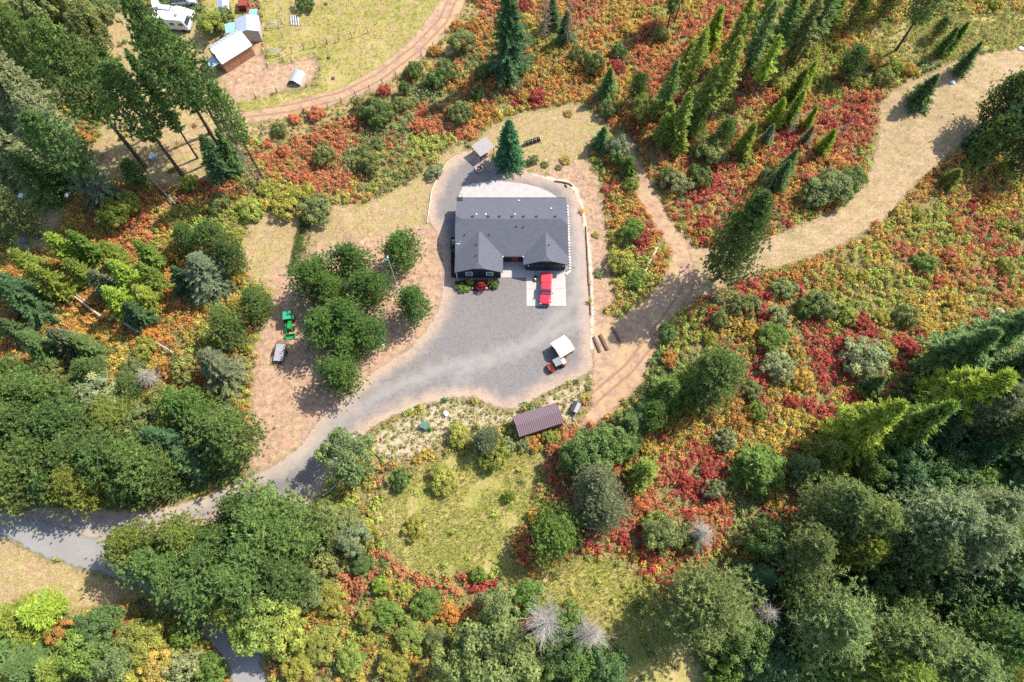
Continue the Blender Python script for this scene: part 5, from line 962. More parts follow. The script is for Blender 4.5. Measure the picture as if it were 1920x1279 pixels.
def car(name, label, loc, rot, L, W_, paint, kind='pickup', cover=None, group=None):
    """Local -y is forward."""
    t = thing(name, label, 'truck' if kind == 'pickup' else 'car', loc, rot, group); f, b = -L/2, L/2; h = W_/2
    zh = 1.08 if kind == 'pickup' else 0.92
    MB().loft([rounded(h*0.93, f+0.12, b-0.05, 0.32, 0.35, 0.12), rounded(h, f, b, 0.55, 0.42, 0.15), rounded(h, f+0.02, b, zh-0.12, 0.48, 0.15), rounded(h*0.95, f+0.12, b-0.02, zh, 0.5, 0.14)]).build('body', M[paint], t, smooth=False, bevel=0.03)
    c0, c1 = (-L*0.16, L*0.155) if kind == 'pickup' else (-L*0.2, L*0.40); zt = 1.86 if kind == 'pickup' else 1.45
    MB().loft([rounded(h*0.93, c0-0.42, c1+0.06, zh-0.04, 0.25, 0.15), rounded(h*0.90, c0-0.28, c1+0.03, zh+0.2, 0.25, 0.15), rounded(h*0.76, c0+0.32, c1-0.16, zt-0.05, 0.22, 0.2), rounded(h*0.70, c0+0.42, c1-0.26, zt, 0.22, 0.2)]).build('cab', M[paint], t, bevel=0.02)
    def pane(pts, nm='window'):
        MB().add(pts, [tuple(range(len(pts)))]).build(nm, M['carglass'], t)
    fy = lambda z: c0-0.42+0.76*max(0, (z-zh-0.0))/(zt-zh)-0.035
    pane([(-h*0.84, fy(zh+0.05), zh+0.05), (h*0.84, fy(zh+0.05), zh+0.05), (h*0.70, fy(zt-0.07)+0.03, zt-0.05), (-h*0.70, fy(zt-0.07)+0.03, zt-0.05)], 'windshield')
    pane([(h*0.80, c1+0.05, zh+0.12), (-h*0.80, c1+0.05, zh+0.12), (-h*0.66, c1-0.12, zt-0.08), (h*0.66, c1-0.12, zt-0.08)], 'rear_window')
    for s in (-1, 1):
        for y0, y1 in ((c0-0.05, (c0+c1)/2-0.05), ((c0+c1)/2+0.05, c1-0.12)):
            pts = [(s*(h*0.925+0.012), y0, zh+0.14), (s*(h*0.925+0.012), y1, zh+0.14), (s*(h*0.775+0.02), y1-0.08*(y1 > 0), zt-0.12), (s*(h*0.775+0.02), y0+0.28*(y0 < 0), zt-0.12)]
            pane(pts if s > 0 else pts[::-1])
        MB().box((s*(h+0.13), c0-0.1, zh+0.22), (0.26, 0.14, 0.2)).build('mirror', M['black'], t, bevel=0.03)
        MB().box((s*h*0.72, f+0.10, 0.82), (0.42, 0.2, 0.2)).build('headlight', M['lamp'], t, bevel=0.04)
        MB().box((s*h*0.93, b-0.02, 0.85), (0.14, 0.1, 0.34)).build('tail_light', M['taillamp'], t)
        for y in (f+L*0.17, b-L*0.2): wheel(t, s*(h-0.13), y, 0.39 if kind == 'pickup' else 0.33, 0.27)
    MB().box((0, f+0.0, 0.72), (W_*0.5, 0.1, 0.3)).build('grille', M['black'], t, bevel=0.02)
    MB().box((0, f+0.02, 0.45), (W_*0.86, 0.22, 0.18)).build('front_bumper', M['steel'] if kind == 'pickup' else M[paint], t, bevel=0.04)
    MB().box((0, b+0.04, 0.52), (W_*0.9, 0.18, 0.16)).build('rear_bumper', M['steel'] if kind == 'pickup' else M[paint], t, bevel=0.03)
    MB().loft([rounded(h*0.80, f+0.28, c0-0.36, zh-0.01, 0.3, 0.05), rounded(h*0.68, f+0.45, c0-0.42, zh+0.05, 0.3, 0.05)]).build('hood', M[paint], t)
    if kind == 'pickup':
        MB().box((0, (c1+b)/2+0.08, zh+0.02), (W_*0.90, b-c1-0.24, 0.10)).build('bed_cover' if cover else 'bed', M[cover or 'black'], t, bevel=0.03)
        MB().box((0, b-0.03, zh-0.28), (W_*0.84, 0.08, 0.5)).build('tailgate', M[paint], t, bevel=0.02)
    return t
car('pickup_truck', 'bright red pickup truck parked nose-out on the concrete pad', (5.86, 54.15, 0.075), R(-3.2), 6.0, 2.0, 'redpaint', 'pickup', 'redcover')

# side-by-side off-road buggy
p = at(1042, 687)
utv = thing('utility_buggy', 'orange-red off-road buggy with grey roof beside the small shelter', 'buggy', (p[0], p[1], 0.03), R(-63))
MB().loft([rounded(0.62, -1.35, 1.25, 0.38, 0.3, 0.1), rounded(0.66, -1.4, 1.3, 0.62, 0.35, 0.1), rounded(0.6, -1.3, 1.28, 0.72, 0.35, 0.1)]).build('body', M['black'], utv)
MB().loft([rounded(0.64, -1.52, -0.45, 0.62, 0.38, 0.08), rounded(0.60, -1.48, -0.45, 0.92, 0.38, 0.08), rounded(0.46, -1.2, -0.5, 1.05, 0.3, 0.08)]).build('hood', M['orange'], utv, bevel=0.03)
MB().box((0, 0.22, 1.92), (1.36, 1.35, 0.07)).build('roof', M['greyplastic'], utv, bevel=0.05)
for sx_ in (-1, 1):
    MB().tube((sx_*0.62, -0.62, 0.95), (sx_*0.58, -0.38, 1.9), 0.04).build('cage_bar', M['black'], utv); MB().tube((sx_*0.62, 0.95, 0.9), (sx_*0.58, 0.82, 1.9), 0.04).build('cage_bar', M['black'], utv)
    for y in (-1.0, 1.0): wheel(utv, sx_*0.68, y, 0.36, 0.28)
    MB().loft([rounded(0.2, -1.3, -0.72, 0.75, 0.1, 0.1), rounded(0.16, -1.25, -0.76, 0.86, 0.1, 0.1)]).build('fender', M['orange'], utv, (sx_*0.62, 0, 0))
    MB().box((sx_*0.32, 0.35, 0.82), (0.55, 0.5, 0.16)).build('seat', M['black'], utv, bevel=0.04); MB().box((sx_*0.32, 0.62, 1.15), (0.55, 0.14, 0.6)).build('seat_back', M['black'], utv, bevel=0.04)
MB().box((0, 1.32, 0.82), (1.3, 0.95, 0.26)).build('cargo_bed', M['orange'], utv); MB().box((0.1, 1.3, 1.02), (0.9, 0.6, 0.34)).build('cargo_box', M['white'], utv, bevel=0.04)
MB().add([(-0.58, -0.6, 1.0), (0.58, -0.6, 1.0), (0.54, -0.42, 1.8), (-0.54, -0.42, 1.8)], [(0, 1, 2, 3)]).build('windshield', M['carglass'], utv)

# compact tractor with loader and canopy
p = at(545, 606)
tr = thing('tractor', 'green compact tractor with canopy and front loader in the dirt lane', 'tractor', (p[0], p[1], 0.03), R(8))
MB().loft([rounded(0.34, -1.55, -0.1, 0.75, 0.1, 0.05), rounded(0.36, -1.58, -0.1, 1.1, 0.12, 0.05), rounded(0.28, -1.5, -0.12, 1.26, 0.12, 0.05)]).build('hood', M['tgreen'], tr, bevel=0.03)
MB().box((0, -0.2, 0.62), (0.55, 2.6, 0.36)).build('chassis', M['black'], tr)
for s in (-1, 1):
    wheel(tr, s*0.72, 0.55, 0.62, 0.36, mat='yellow'); wheel(tr, s*0.62, -1.2, 0.38, 0.26, mat='yellow')
    MB().box((s*0.66, 0.55, 1.28), (0.36, 0.95, 0.08)).build('fender', M['tgreen'], tr, bevel=0.03)
    MB().tube((s*0.52, 0.95, 0.9), (s*0.5, 0.95, 2.25), 0.05).build('roll_bar', M['black'], tr); MB().tube((s*0.5, -0.02, 1.1), (s*0.5, 0.0, 2.25), 0.035).build('roof_post', M['black'], tr)
    MB().path([(s*0.5, -0.3, 1.25), (s*0.52, -1.3, 1.3), (s*0.52, -2.1, 0.7), (s*0.52, -2.35, 0.45)], 0.07, 5).build('loader_arm', M['tgreen'], tr)
MB().box((0, 0.42, 2.3), (1.35, 1.5, 0.1)).build('canopy', M['cgreen'], tr, bevel=0.05)
MB().box((0, 0.5, 1.12), (0.5, 0.5, 0.14)).build('seat', M['seat'], tr, bevel=0.04); MB().box((0, 0.76, 1.35), (0.5, 0.12, 0.42)).build('seat_back', M['seat'], tr, bevel=0.04)
MB().lathe([(0.2, 0), (0.22, 0.03), (0.18, 0.03), (0.17, 0)], (0, 0.08, 1.45), 14).build('steering_wheel', M['black'], tr)
bk = MB(); bk.loft([[(x, -2.35, 0.15), (x, -2.95, 0.12), (x, -2.95, 0.18), (x, -2.45, 0.26), (x, -2.42, 0.75), (x, -2.35, 0.78)] for x in (-0.78, 0.78)]).build('bucket', M['tgreen'], tr)
for s in (-1, 1): MB().box((s*0.77, -2.62, 0.36), (0.05, 0.6, 0.45)).build('bucket_side', M['tgreen'], tr)
MB().box((0, -2.98, 0.14), (1.56, 0.14, 0.05)).build('cutting_edge', M['steel'], tr)

# utility trailer with mesh ramp
p = at(527, 664)
tl = thing('utility_trailer', 'grey-decked utility trailer with mesh ramp in the dirt lane', 'trailer', (p[0], p[1], 0.03), R(-3))
for i in range(9): MB().box((-0.76+i*0.19, 0, 0.62), (0.175, 3.1, 0.05)).build('deck_plank', M['greydeck'], tl)
MB().box((0, 0, 0.55), (1.8, 3.2, 0.08)).build('frame', M['black'], tl)
for s in (-1, 1):
    MB().box((s*0.9, 0, 0.86), (0.06, 3.2, 0.06)).build('side_rail', M['black'], tl)
    for y in (-1.55, -0.5, 0.5, 1.55): MB().box((s*0.9, y, 0.72), (0.05, 0.05, 0.3)).build('stake', M['black'], tl)
    wheel(tl, s*1.05, 0.1, 0.34, 0.2); MB().box((s*1.05, 0.1, 0.74), (0.26, 0.95, 0.05)).build('fender', M['black'], tl, bevel=0.02)
MB().box((0, -1.6, 0.86), (1.8, 0.06, 0.06)).build('front_rail', M['black'], tl)
for s in (-1, 1): MB().tube((s*0.6, -1.6, 0.5), (0, -2.7, 0.48), 0.05).build('tongue_bar', M['black'], tl)
MB().tube((0, -2.55, 0.05), (0, -2.55, 0.75), 0.05).build('jack', M['black'], tl)
rg = MB()
for i in range(7): rg.tube((-0.85+i*0.283, 1.66, 0.62), (-0.85+i*0.283, 2.45, 0.45), 0.025, n=4)
rg.build('ramp_gate', M['darklog'], tl)
for q in (0.02, 0.5, 1.0): MB().tube((-0.9, 1.66+0.79*q, 0.62-0.17*q), (0.9, 1.66+0.79*q, 0.62-0.17*q), 0.035, n=4).build('ramp_bar', M['darklog'], tl)
for s in (-0.5, 0.5): MB().tube((s, 2.44, 0.46), (s, 2.46, -0.05), 0.03, n=4).build('ramp_leg', M['darklog'], tl)

p = at(573, 604)
ls = thing('log_splitter', 'small red log splitter under the yard pines', 'log splitter', (p[0], p[1], 0.03), R(80))
MB().box((0, 0, 0.6), (0.3, 1.5, 0.2)).build('beam', M['rust'], ls); MB().box((0.35, -0.3, 0.6), (0.45, 0.45, 0.45)).build('engine', M['orange'], ls, bevel=0.04); MB().tube((0, -0.2, 0.8), (0, 0.6, 0.8), 0.07).build('cylinder', M['steel'], ls)
for s in (-1, 1): wheel(ls, s*0.5, -0.3, 0.28, 0.16)
MB().tube((0, 0.7, 0.0), (0, 0.7, 0.6), 0.05).build('stand', M['rust'], ls)

p = at(1003.5, 525)
mw = thing('push_mower', 'red and black push mower beside the red truck', 'mower', (p[0], p[1], 0.08), R(-10))
MB().loft([rounded(0.27, -0.42, 0.3, 0.1, 0.15, 0.08), rounded(0.28, -0.43, 0.32, 0.25, 0.15, 0.08), rounded(0.2, -0.3, 0.2, 0.32, 0.15, 0.08)]).build('deck', M['rust'], mw)
MB().lathe([(0.17, 0), (0.17, 0.18), (0.1, 0.24), (0, 0.24)], (0, -0.05, 0.3), 12).build('engine', M['white'], mw)
for s in (-1, 1):
    for y in (-0.35, 0.3): wheel(mw, s*0.3, y, 0.11, 0.06, False)
    MB().tube((s*0.2, 0.25, 0.25), (s*0.22, 1.25, 0.95), 0.018, n=5).build('handle_bar', M['black'], mw)
MB().tube((-0.22, 1.25, 0.95), (0.22, 1.25, 0.95), 0.02, n=5).build('grip', M['black'], mw); MB().box((0, 0.5, 0.35), (0.36, 0.4, 0.25)).build('grass_bag', M['black'], mw, bevel=0.05)

# ------------------------------------------------------------------ small buildings on the yard
def gable(name, label, cat, P0, P1, wl, wr, zr, zl, zr2, mats, wall=True, over=0.25, ribs=0.0, post=False, group=None, plank=False):
    """Ridge from P0 to P1; wl / wr are the plan widths left and right of it with eave heights zl / zr2."""
    P0, P1 = np.array(P0[:2]), np.array(P1[:2]); L = np.hypot(*(P1-P0)); ang = math.atan2(*(P1-P0)[::-1])
    g = float(terrain(*(P0+P1)/2))
    t = thing(name, label, cat, (*(P0+P1)/2, g), ang, group); a = L/2
    for s, w, ze, mt in ((1, wl, zl, mats[0]), (-1, wr, zr2, mats[1])):
        pts = [(-a, 0, zr), (a, 0, zr), (a, s*w, ze), (-a, s*w, ze)]
        r = MB().slab(pts if s < 0 else pts[::-1], 0.08)
        n = int(2*a/ribs) if ribs else 0
        for i in range(n+1):
            x = -a+i*2*a/n
            r.tube((x, s*0.02, zr+0.03), (x, s*w, ze+0.03), 0.035, n=4)
        r.build('roof_slope', mt, t)
    il, ir = wl-over, wr-over; zz = lambda w, i, ze: zr-(zr-ze)*i/w
    if wall:
        ea = a-over*0.6
        MB().loft([[(x, il, 0), (x, il, zz(wl, il, zl)-0.1), (x, 0, zr-0.1), (x, -ir, zz(wr, ir, zr2)-0.1), (x, -ir, 0)] for x in (-ea, ea)]).build('wall', mats[2], t)
        if plank:
            k = int(2*ea/0.42)
            for i in range(k):
                MB().box((-ea+(i+0.5)*2*ea/k, -ir-0.02, (zz(wr, ir, zr2)-0.15)/2), (2*ea/k-0.07, 0.05, zz(wr, ir, zr2)-0.2)).build('plank', mats[3], t)
    if post:
        for x in (-a+0.2, a-0.2):
            for s, i, ze, w in ((1, il, zl, wl), (-1, ir, zr2, wr)): MB().box((x, s*i, zz(w, i, ze)/2), (0.14, 0.14, zz(w, i, ze)-0.05)).build('post', mats[2], t)
    return t
# brown ribbed metal shed
sh = gable('metal_shed', 'long brown ribbed-metal shed at the edge of the meadow', 'shed', (0.62, 29.25), (7.55, 31.55), 1.75, 1.75, 3.0, 2.25, 2.25, (M['brownmetal'], M['brownmetal'], M['darkbrown']), over=0.06, ribs=0.33)
for i in range(20):
    MB().box((-3.4+i*0.355, -1.72, 1.05), (0.06, 0.05, 2.1)).build('wall_rib', M['brownmetal'], sh)
MB().box((3.62, 0, 1.0), (0.06, 1.5, 2.0)).build('door', M['darkbrown'], sh)
# off-white firewood shelter
c = at(1055, 648, 2.1)
d_ = np.array([math.cos(R(33)), math.sin(R(33))])
fs = gable('firewood_shelter', 'small open-ended shelter with off-white roof on the gravel', 'shelter', np.array(c[:2])-d_*1.45, np.array(c[:2])+d_*1.45, 1.55, 1.55, 2.35, 1.75, 1.75, (M['canvas'], M['canvas'], M['tan']), wall=False, post=True)
MB().box((1.25, 0, 0.9), (0.06, 2.6, 1.7)).build('back_wall', M['tan'], fs)
for s in (-1, 1): MB().box((0, s*1.27, 0.85), (2.5, 0.05, 1.6)).build('side_wall', M['tan'], fs)
k = 0
for r_ in range(4):
    for j in range(7):
        q = MB().tube((-0.9, 0, 0), (1.1, 0, 0), 0.13, n=6); q.build('firewood_log', M['palelog'] if (j+r_) % 2 else M['tan'], fs, (0, -0.9+j*0.28, 0.16+r_*0.25))
# plank lean-to with a bench below
c = at(906, 276, 1.9); ln = thing('plank_shelter', 'small weathered plank lean-to beside the young spruce', 'shelter', (c[0], c[1], 0), R(38))
for i in range(8):
    MB().slab([(-1.75, -1.4+i*0.35+0.02, 1.95+i*0.035+random.uniform(0, .02)), (1.75, -1.4+i*0.35+0.02, 1.95+i*0.035), (1.75, -1.4+i*0.35+0.335, 1.95+i*0.035+0.03), (-1.75, -1.4+i*0.35+0.335, 1.95+i*0.035+0.03)], 0.05).build('roof_plank', M['oldwood'], ln)
for x in (-1.55, 1.55):
    for y in (-1.2, 1.2): MB().box((x, y, 0.98), (0.12, 0.12, 1.98 if y > 0 else 1.9)).build('post', M['darklog'], ln)
    MB().box((x, 0, 1.9), (0.1, 2.7, 0.1)).build('beam', M['darklog'], ln)
MB().box((0, 0.2, 0.75), (1.7, 0.7, 0.06)).build('table_top', M['palelog'], ln); MB().box((0, 0.2, 0.37), (0.9, 0.5, 0.74)).build('table_base', M['darklog'], ln)
for y in (-0.5, 0.85): MB().box((0, y, 0.45), (1.7, 0.28, 0.05)).build('bench', M['palelog'], ln); MB().box((0, y, 0.22), (1.2, 0.1, 0.44)).build('bench_leg', M['darklog'], ln)
# disc harrow
c = at(997, 268); hw = thing('disc_harrow', 'black disc harrow lying behind the young spruce', 'harrow', (c[0], c[1], 0.0), R(22))
MB().tube((-1.7, 0, 0.45), (1.7, 0, 0.45), 0.06).build('axle', M['steel'], hw); MB().box((0, 0.25, 0.72), (3.2, 0.12, 0.1)).build('beam', M['black'], hw)
for i in range(9): MB().lathe([(0.04, -0.07), (0.3, -0.03), (0.42, 0.06), (0.42, 0.09), (0.28, 0.0), (0.04, -0.03)], (0, 0, 0), 16, 'x').build('disc', M['black'] if i % 2 else M['steel'], hw, (-1.55+i*0.388, 0, 0.42))
MB().tube((1.2, 0.2, 0.65), (1.75, -0.9, 0.15), 0.06).build('drawbar', M['black'], hw)
for x in (-1.2, 0, 1.2): MB().box((x, 0.12, 0.6), (0.08, 0.3, 0.2)).build('bracket', M['steel'], hw)
# fire ring
c = at(898.5, 318); fr = thing('fire_ring', 'round stone fire ring on the gravel behind the house', 'fire ring', (c[0], c[1], 0.03))
for i in range(14):
    a0, a1 = 2*math.pi*i/14+0.02, 2*math.pi*(i+1)/14-0.02; q = []
    for zz in (0, 0.42):
        q.append([(r_*math.cos(a), r_*math.sin(a), zz+random.uniform(-.01, .02)*(zz > 0)) for r_, a in ((0.58, a0), (0.80, a0), (0.80, a1), (0.58, a1))])
    MB().loft(q).build('block', M['stone'], fr)
MB().lathe([(0.0, 0.05), (0.57, 0.06), (0.57, 0.0), (0, 0)], n=16).build('ash_bed', M['ash'], fr); MB().tube((-0.3, 0.1, 0.12), (0.3, -0.15, 0.16), 0.08).build('charred_log', M['palelog'], fr)
# flagpole
b = at(748, 546); fp = thing('flagpole', 'tall white and teal flagpole standing between two round pines', 'flagpole', (b[0], b[1], 0))
MB().lathe([(0.09, 0), (0.085, 3.2), (0.0, 3.2)], n=10).build('lower_pole', M['white'], fp); MB().lathe([(0.075, 3.15), (0.055, 11.8), (0, 11.8)], n=10).build('upper_pole', M['teal'], fp); MB().lathe([(0.02, 11.75), (0.12, 11.85), (0.12, 11.95), (0.0, 12.05)], n=10).build('finial', M['white'], fp); MB().lathe([(0.3, -0.05), (0.3, 0.08), (0, 0.1)], n=12).build('base', M['concrete'], fp)
fg = MB(); NX, NZ = 9, 4
fg.add([(-0.08-0.09*i+0.02*j, 0.10*math.sin(i*1.1+j*0.4)*(i/8), 11.0+0.17*j-0.04*i) for j in range(NZ+1) for i in range(NX)], [(j*NX+i, j*NX+i+1, (j+1)*NX+i+1, (j+1)*NX+i) for j in range(NZ) for i in range(NX-1)]); fg.build('flag', M['white'], fp)
# utility box, chair, rock pile
c = at(797, 800); ub = thing('utility_box', 'green electrical utility box in the weedy strip', 'utility box', (c[0], c[1], 0), R(-25))
MB().box((0, 0, 0.42), (1.2, 1.0, 0.84)).build('cabinet', M['boxgreen'], ub, bevel=0.03); MB().slab([(-0.66, -0.56, 0.86), (0.66, -0.56, 0.86), (0.66, 0.56, 0.98), (-0.66, 0.56, 0.98)], 0.06).build('lid', M['boxgreen'], ub); MB().box((0, 0, 0.0), (1.5, 1.3, 0.12)).build('plinth', M['concrete'], ub); MB().box((0.2, -0.52, 0.5), (0.1, 0.06, 0.16)).build('lock', M['steel'], ub)
c = at(838, 778); ch = thing('lawn_chair', 'white lawn chair standing in the weedy strip', 'chair', (c[0], c[1], 0), R(30))
MB().box((0, 0, 0.4), (0.55, 0.55, 0.06)).build('seat', M['white'], ch); MB().slab([(-0.28, 0.25, 0.4), (0.28, 0.25, 0.4), (0.28, 0.5, 1.05), (-0.28, 0.5, 1.05)], 0.06).build('backrest', M['white'], ch)
for x in (-0.24, 0.24):
    for y in (-0.24, 0.24): MB().box((x, y, 0.2), (0.06, 0.06, 0.4)).build('leg', M['white'], ch)
    MB().box((x*1.25, 0, 0.62), (0.1, 0.6, 0.05)).build('armrest', M['white'], ch); MB().box((x*1.25, -0.25, 0.5), (0.06, 0.06, 0.25)).build('arm_support', M['white'], ch)
def rock(name, label, cat, u, v, r, mat, group=None, dz=0.0):
    c = at(u, v); n = 8; rings = [[(math.cos(a)*rr*r*random.uniform(.8, 1.2), math.sin(a)*rr*r*random.uniform(.8, 1.2), h*r) for a in np.arange(n)*2*math.pi/n] for rr, h in ((0.8, -0.1), (1.0, 0.25), (0.75, 0.62), (0.3, 0.8))]
    return tag(MB().loft(rings).build(name, mat, None, (c[0], c[1], c[2]+dz)), label, cat, group)
for u, v, r_ in ((717, 633, 0.5), (720, 640, 0.42), (715, 642, 0.4), (722, 634, 0.3), (719, 646, 0.35)): rock('boulder', 'white boulder in the small pile at the gravel edge', 'rock', u, v, r_, M['whitestone'], 'white boulders at the gravel edge')
c = at(718, 629); tb = thing('plastic_tub', 'blue plastic tub beside the white boulders', 'tub', (c[0], c[1], 0)); MB().lathe([(0.3, 0), (0.38, 0.45), (0.41, 0.45), (0.41, 0.5), (0.35, 0.5), (0.28, 0.06), (0, 0.06)], n=14).build('shell', M['navy'], tb); MB().tube((-0.42, 0, 0.42), (-0.36, 0.1, 0.46), 0.03).build('handle', M['black'], tb)
# tipped cart and loose boards by the metal shed
c = at(1079, 766); dc_ = thing('dump_cart', 'grey tipped dump cart with black wheels near the metal shed', 'cart', (c[0], c[1], 0.25), R(-25))
MB().loft([[(-0.5, -0.75, 0.1), (0.5, -0.75, 0.1), (0.5, 0.75, 0.1), (-0.5, 0.75, 0.1)], [(-0.62, -0.95, 0.55), (0.62, -0.95, 0.55), (0.62, 0.95, 0.55), (-0.62, 0.95, 0.55)]]).build('tub', M['black'], dc_)
MB().slab([(-0.05, -0.85, 0.60), (0.58, -0.85, 0.60), (0.58, 0.85, 0.60), (-0.05, 0.85, 0.60)], 0.03).build('cover_sheet', M['greydeck'], dc_)
for s in (-1, 1): wheel(dc_, -0.65, s*0.55, 0.25, 0.14)
MB().tube((0, -0.8, 0.2), (-0.4, -1.9, 0.0), 0.04).build('tongue', M['black'], dc_); MB().box((-0.45, 0, 0.2), (0.08, 1.3, 0.1)).build('axle', M['black'], dc_)
def beam(name, label, cat, a, b, r0, mat, group=None, square=False, lift=0.0, r1=None):
    A, B = at(*a), at(*b); A[2] += r0*0.8+lift; B[2] += (r1 or r0)*0.8+lift
    mb = MB()
    if square:
        d = Vector(B-A); e = Vector((-d.y, d.x, 0)).normalized()*r0; k = Vector((0, 0, r0*0.8))
        mb.loft([[tuple(Vector(P)+sx*e+sz*k) for sx, sz in ((-1, -1), (1, -1), (1, 1), (-1, 1))] for P in (A, B)])
    else:
        n = 6; pts = [A+(B-A)*i/n+np.array([math.sin(i*1.7)*0.04, math.cos(i*2.1)*0.04, 0]) for i in range(n+1)]
        mb.path(pts, [r0+((r1 or r0)-r0)*i/n for i in range(n+1)], 8)
    return tag(mb.build(name, mat), label, cat, group)
for a, b in (((1066, 771), (1074, 785)), ((1070, 778), (1085, 800)), ((1068, 785), (1078, 778))): beam('loose_board', 'grey board dropped on the grass by the metal shed', 'board', a, b, 0.11, M['oldwood'], 'boards by the metal shed', True)
beam('timber_log', 'dark timber lying nearest the gravel edge of the three', 'timber', (1113, 632), (1125, 661), 0.19, M['darklog'], None, True); beam('timber_log', 'dark timber lying between two others on the dirt', 'timber', (1125, 628), (1139, 657), 0.21, M['darklog'], None, True); beam('timber_log', 'dark timber half in the pine shadow on the dirt path', 'timber', (1147, 613), (1163, 641), 0.16, M['darklog'], None, True)
beam('fallen_log', 'pale fallen log between the shrubs and the dirt path', 'log', (1232, 464), (1202, 524), 0.26, M['log'], None, False, 0.1, 0.16)
beam('fallen_pole', 'long grey pole lying along the lower driveway edge', 'log', (651, 894), (607, 930), 0.16, M['galv'], None, False, 0.15, 0.13); beam('fallen_pole', 'short pale log at the driveway edge below the leafy tree', 'log', (592, 929), (573, 946), 0.22, M['log'], None, False, 0.05)
beam('fallen_tree', 'thin dark fallen trunk by the lower driveway bend', 'log', (690, 836), (720, 868), 0.1, M['darklog'], None, False, 0.1, 0.06)
beam('fallen_tree', 'long reddish fallen trunk in the golden thicket', 'log', (196, 599), (119, 540), 0.24, M['log'], None, False, 0.9, 0.10); beam('fallen_tree', 'thin fallen trunk forking off the long reddish one', 'log', (175, 575), (124, 540), 0.14, M['log'], None, False, 0.9, 0.07); beam('fallen_tree', 'bleached fallen trunk with torn bark in the golden thicket', 'log', (329, 666), (216, 596), 0.20, M['greybark'], None, False, 0.8, 0.3)
beam('fallen_tree', 'bare pole-like trunk leaning at the edge of the tall stand', 'log', (332, 387), (282, 335), 0.16, M['greybark'], None, False, 0.7, 0.1); beam('fallen_tree', 'short broken trunk at the edge of the tall stand', 'log', (352, 395), (329, 372), 0.13, M['greybark'], None, False, 0.7, 0.1)
beam('fallen_tree', 'grey fallen tree lying across the road end', 'log', (535, 1218), (440, 1222), 0.13, M['greybark'], None, False, 0.4, 0.08)
beam('fallen_tree', 'thin fallen trunk in dark shade below the dead trees', 'log', (975, 1200), (925, 1160), 0.12, M['greybark'], None, False, 0.6, 0.07)
# timber edging of the driveway
ed = thing('timber_edging', 'line of timbers edging the driveway beside the dirt bank', 'edging', (0, 0, 0))
def edge_run(parent, pts, r_, mat):
    for a, b in zip(pts[:-1], pts[1:]):
        A, B = at(*a), at(*b); MB().path([(A[0], A[1], 0.12), ((A[0]+B[0])/2, (A[1]+B[1])/2, 0.15), (B[0], B[1], 0.12)], r_, 6).build('timber', mat, parent)
edge_run(ed, [(1098, 425), (1100, 460), (1102, 497), (1103.5, 533), (1105, 535), (1106, 562), (1107, 590)], 0.13, M['darklog'])
ed2 = thing('timber_edging', 'pale curved timber edging beyond the fire ring', 'edging', (0, 0, 0)); edge_run(ed2, [(801, 419), (805, 390), (809, 360), (815, 345), (826, 325), (840, 305), (857, 292)], 0.12, M['palelog'])
ed3 = thing('timber_edging', 'short dark timbers at the curve behind the patio', 'edging', (0, 0, 0)); edge_run(ed3, [(1040, 340.5), (1053, 342), (1066, 345), (1073, 350)], 0.16, M['darklog']); edge_run(ed3, [(1059, 347), (1063, 352)], 0.15, M['darklog'])
rock('salt_block', 'white block lying beyond the small firs on the hay track', 'block', 1786, 156, 0.6, M['whitestone']); rock('salt_block', 'white rock at the hay track end', 'rock', 1913, 92, 0.55, M['whitestone'])
rock('boulder', 'brown boulder at the edge of the dark wood', 'rock', 1872, 586, 0.9, M['stone'])

# ------------------------------------------------------------------ the neighbour's farmyard
gable('barn', 'farm barn with bright white roof and red-brown plank wall', 'barn', at(394, 93, 4.2), at(451, 57.5, 4.2), 1.9, 3.1, 4.2, 3.3, 2.7, (M['lavroof'], M['whiteroof'], M['tan'], M['plank']), plank=True, ribs=0.7)
gable('lean_to', 'pale blue lean-to roof at the end of the white barn', 'shed', at(398, 104, 2.6), at(409, 121, 2.3), 1.4, 1.6, 2.5, 2.2, 2.1, (M['bluemetal'], M['bluemetal'], M['oldwood']), wall=False, post=True)
gable('metal_barn', 'pale blue-grey metal gable shed beside the white barn', 'shed', at(462, 27, 3.4), at(462.5, 56, 3.4), 2.3, 2.5, 3.4, 2.7, 2.6, (M['bluemetal'], M['bluemetal'], M['oldwood']), ribs=0.5)
gable('green_shed', 'small shed with faded green roof behind the white barn', 'shed', at(421, 52, 2.6), at(442, 48, 2.6), 1.3, 1.3, 2.5, 2.4, 2.3, (M['greenroof'], M['greenroof'], M['oldwood']))
gable('tarp_shelter', 'small blue tarp shelter behind the metal shed', 'shelter', at(467.5, 23, 2), at(482, 22, 2), 0.9, 0.9, 2.1, 1.9, 1.9, (M['bluetarp'], M['bluetarp'], M['oldwood']), wall=False, post=True)
gable('tool_shed', 'pale metal shed beside a rust-red machine', 'shed', at(416, -6, 3), at(418, 15, 3), 1.1, 1.3, 3.0, 2.5, 2.4, (M['bluemetal'], M['bluemetal'], M['darklog']), ribs=0.5)
c = at(557, 151, 0); qh = thing('culvert_hut', 'half-round galvanised animal hut in the dirt pen', 'hut', (c[0], c[1]+0.2, float(terrain(c[0], c[1]))), R(-14))
ar = lambda r_, y: [(r_*math.cos(t), y, r_*0.95*math.sin(t)) for t in np.linspace(0, math.pi, 13)]
sh_ = MB(); rr = [ar(1.35, y)+ar(1.30, y)[::-1] for y in np.arange(-1.5, 1.55, 0.3)]; sh_.loft([[(x*(1+0.012*(i % 2)), y, z*(1+0.012*(i % 2))) for x, y, z in q] for i, q in enumerate(rr)]).build('shell', M['galv'], qh)
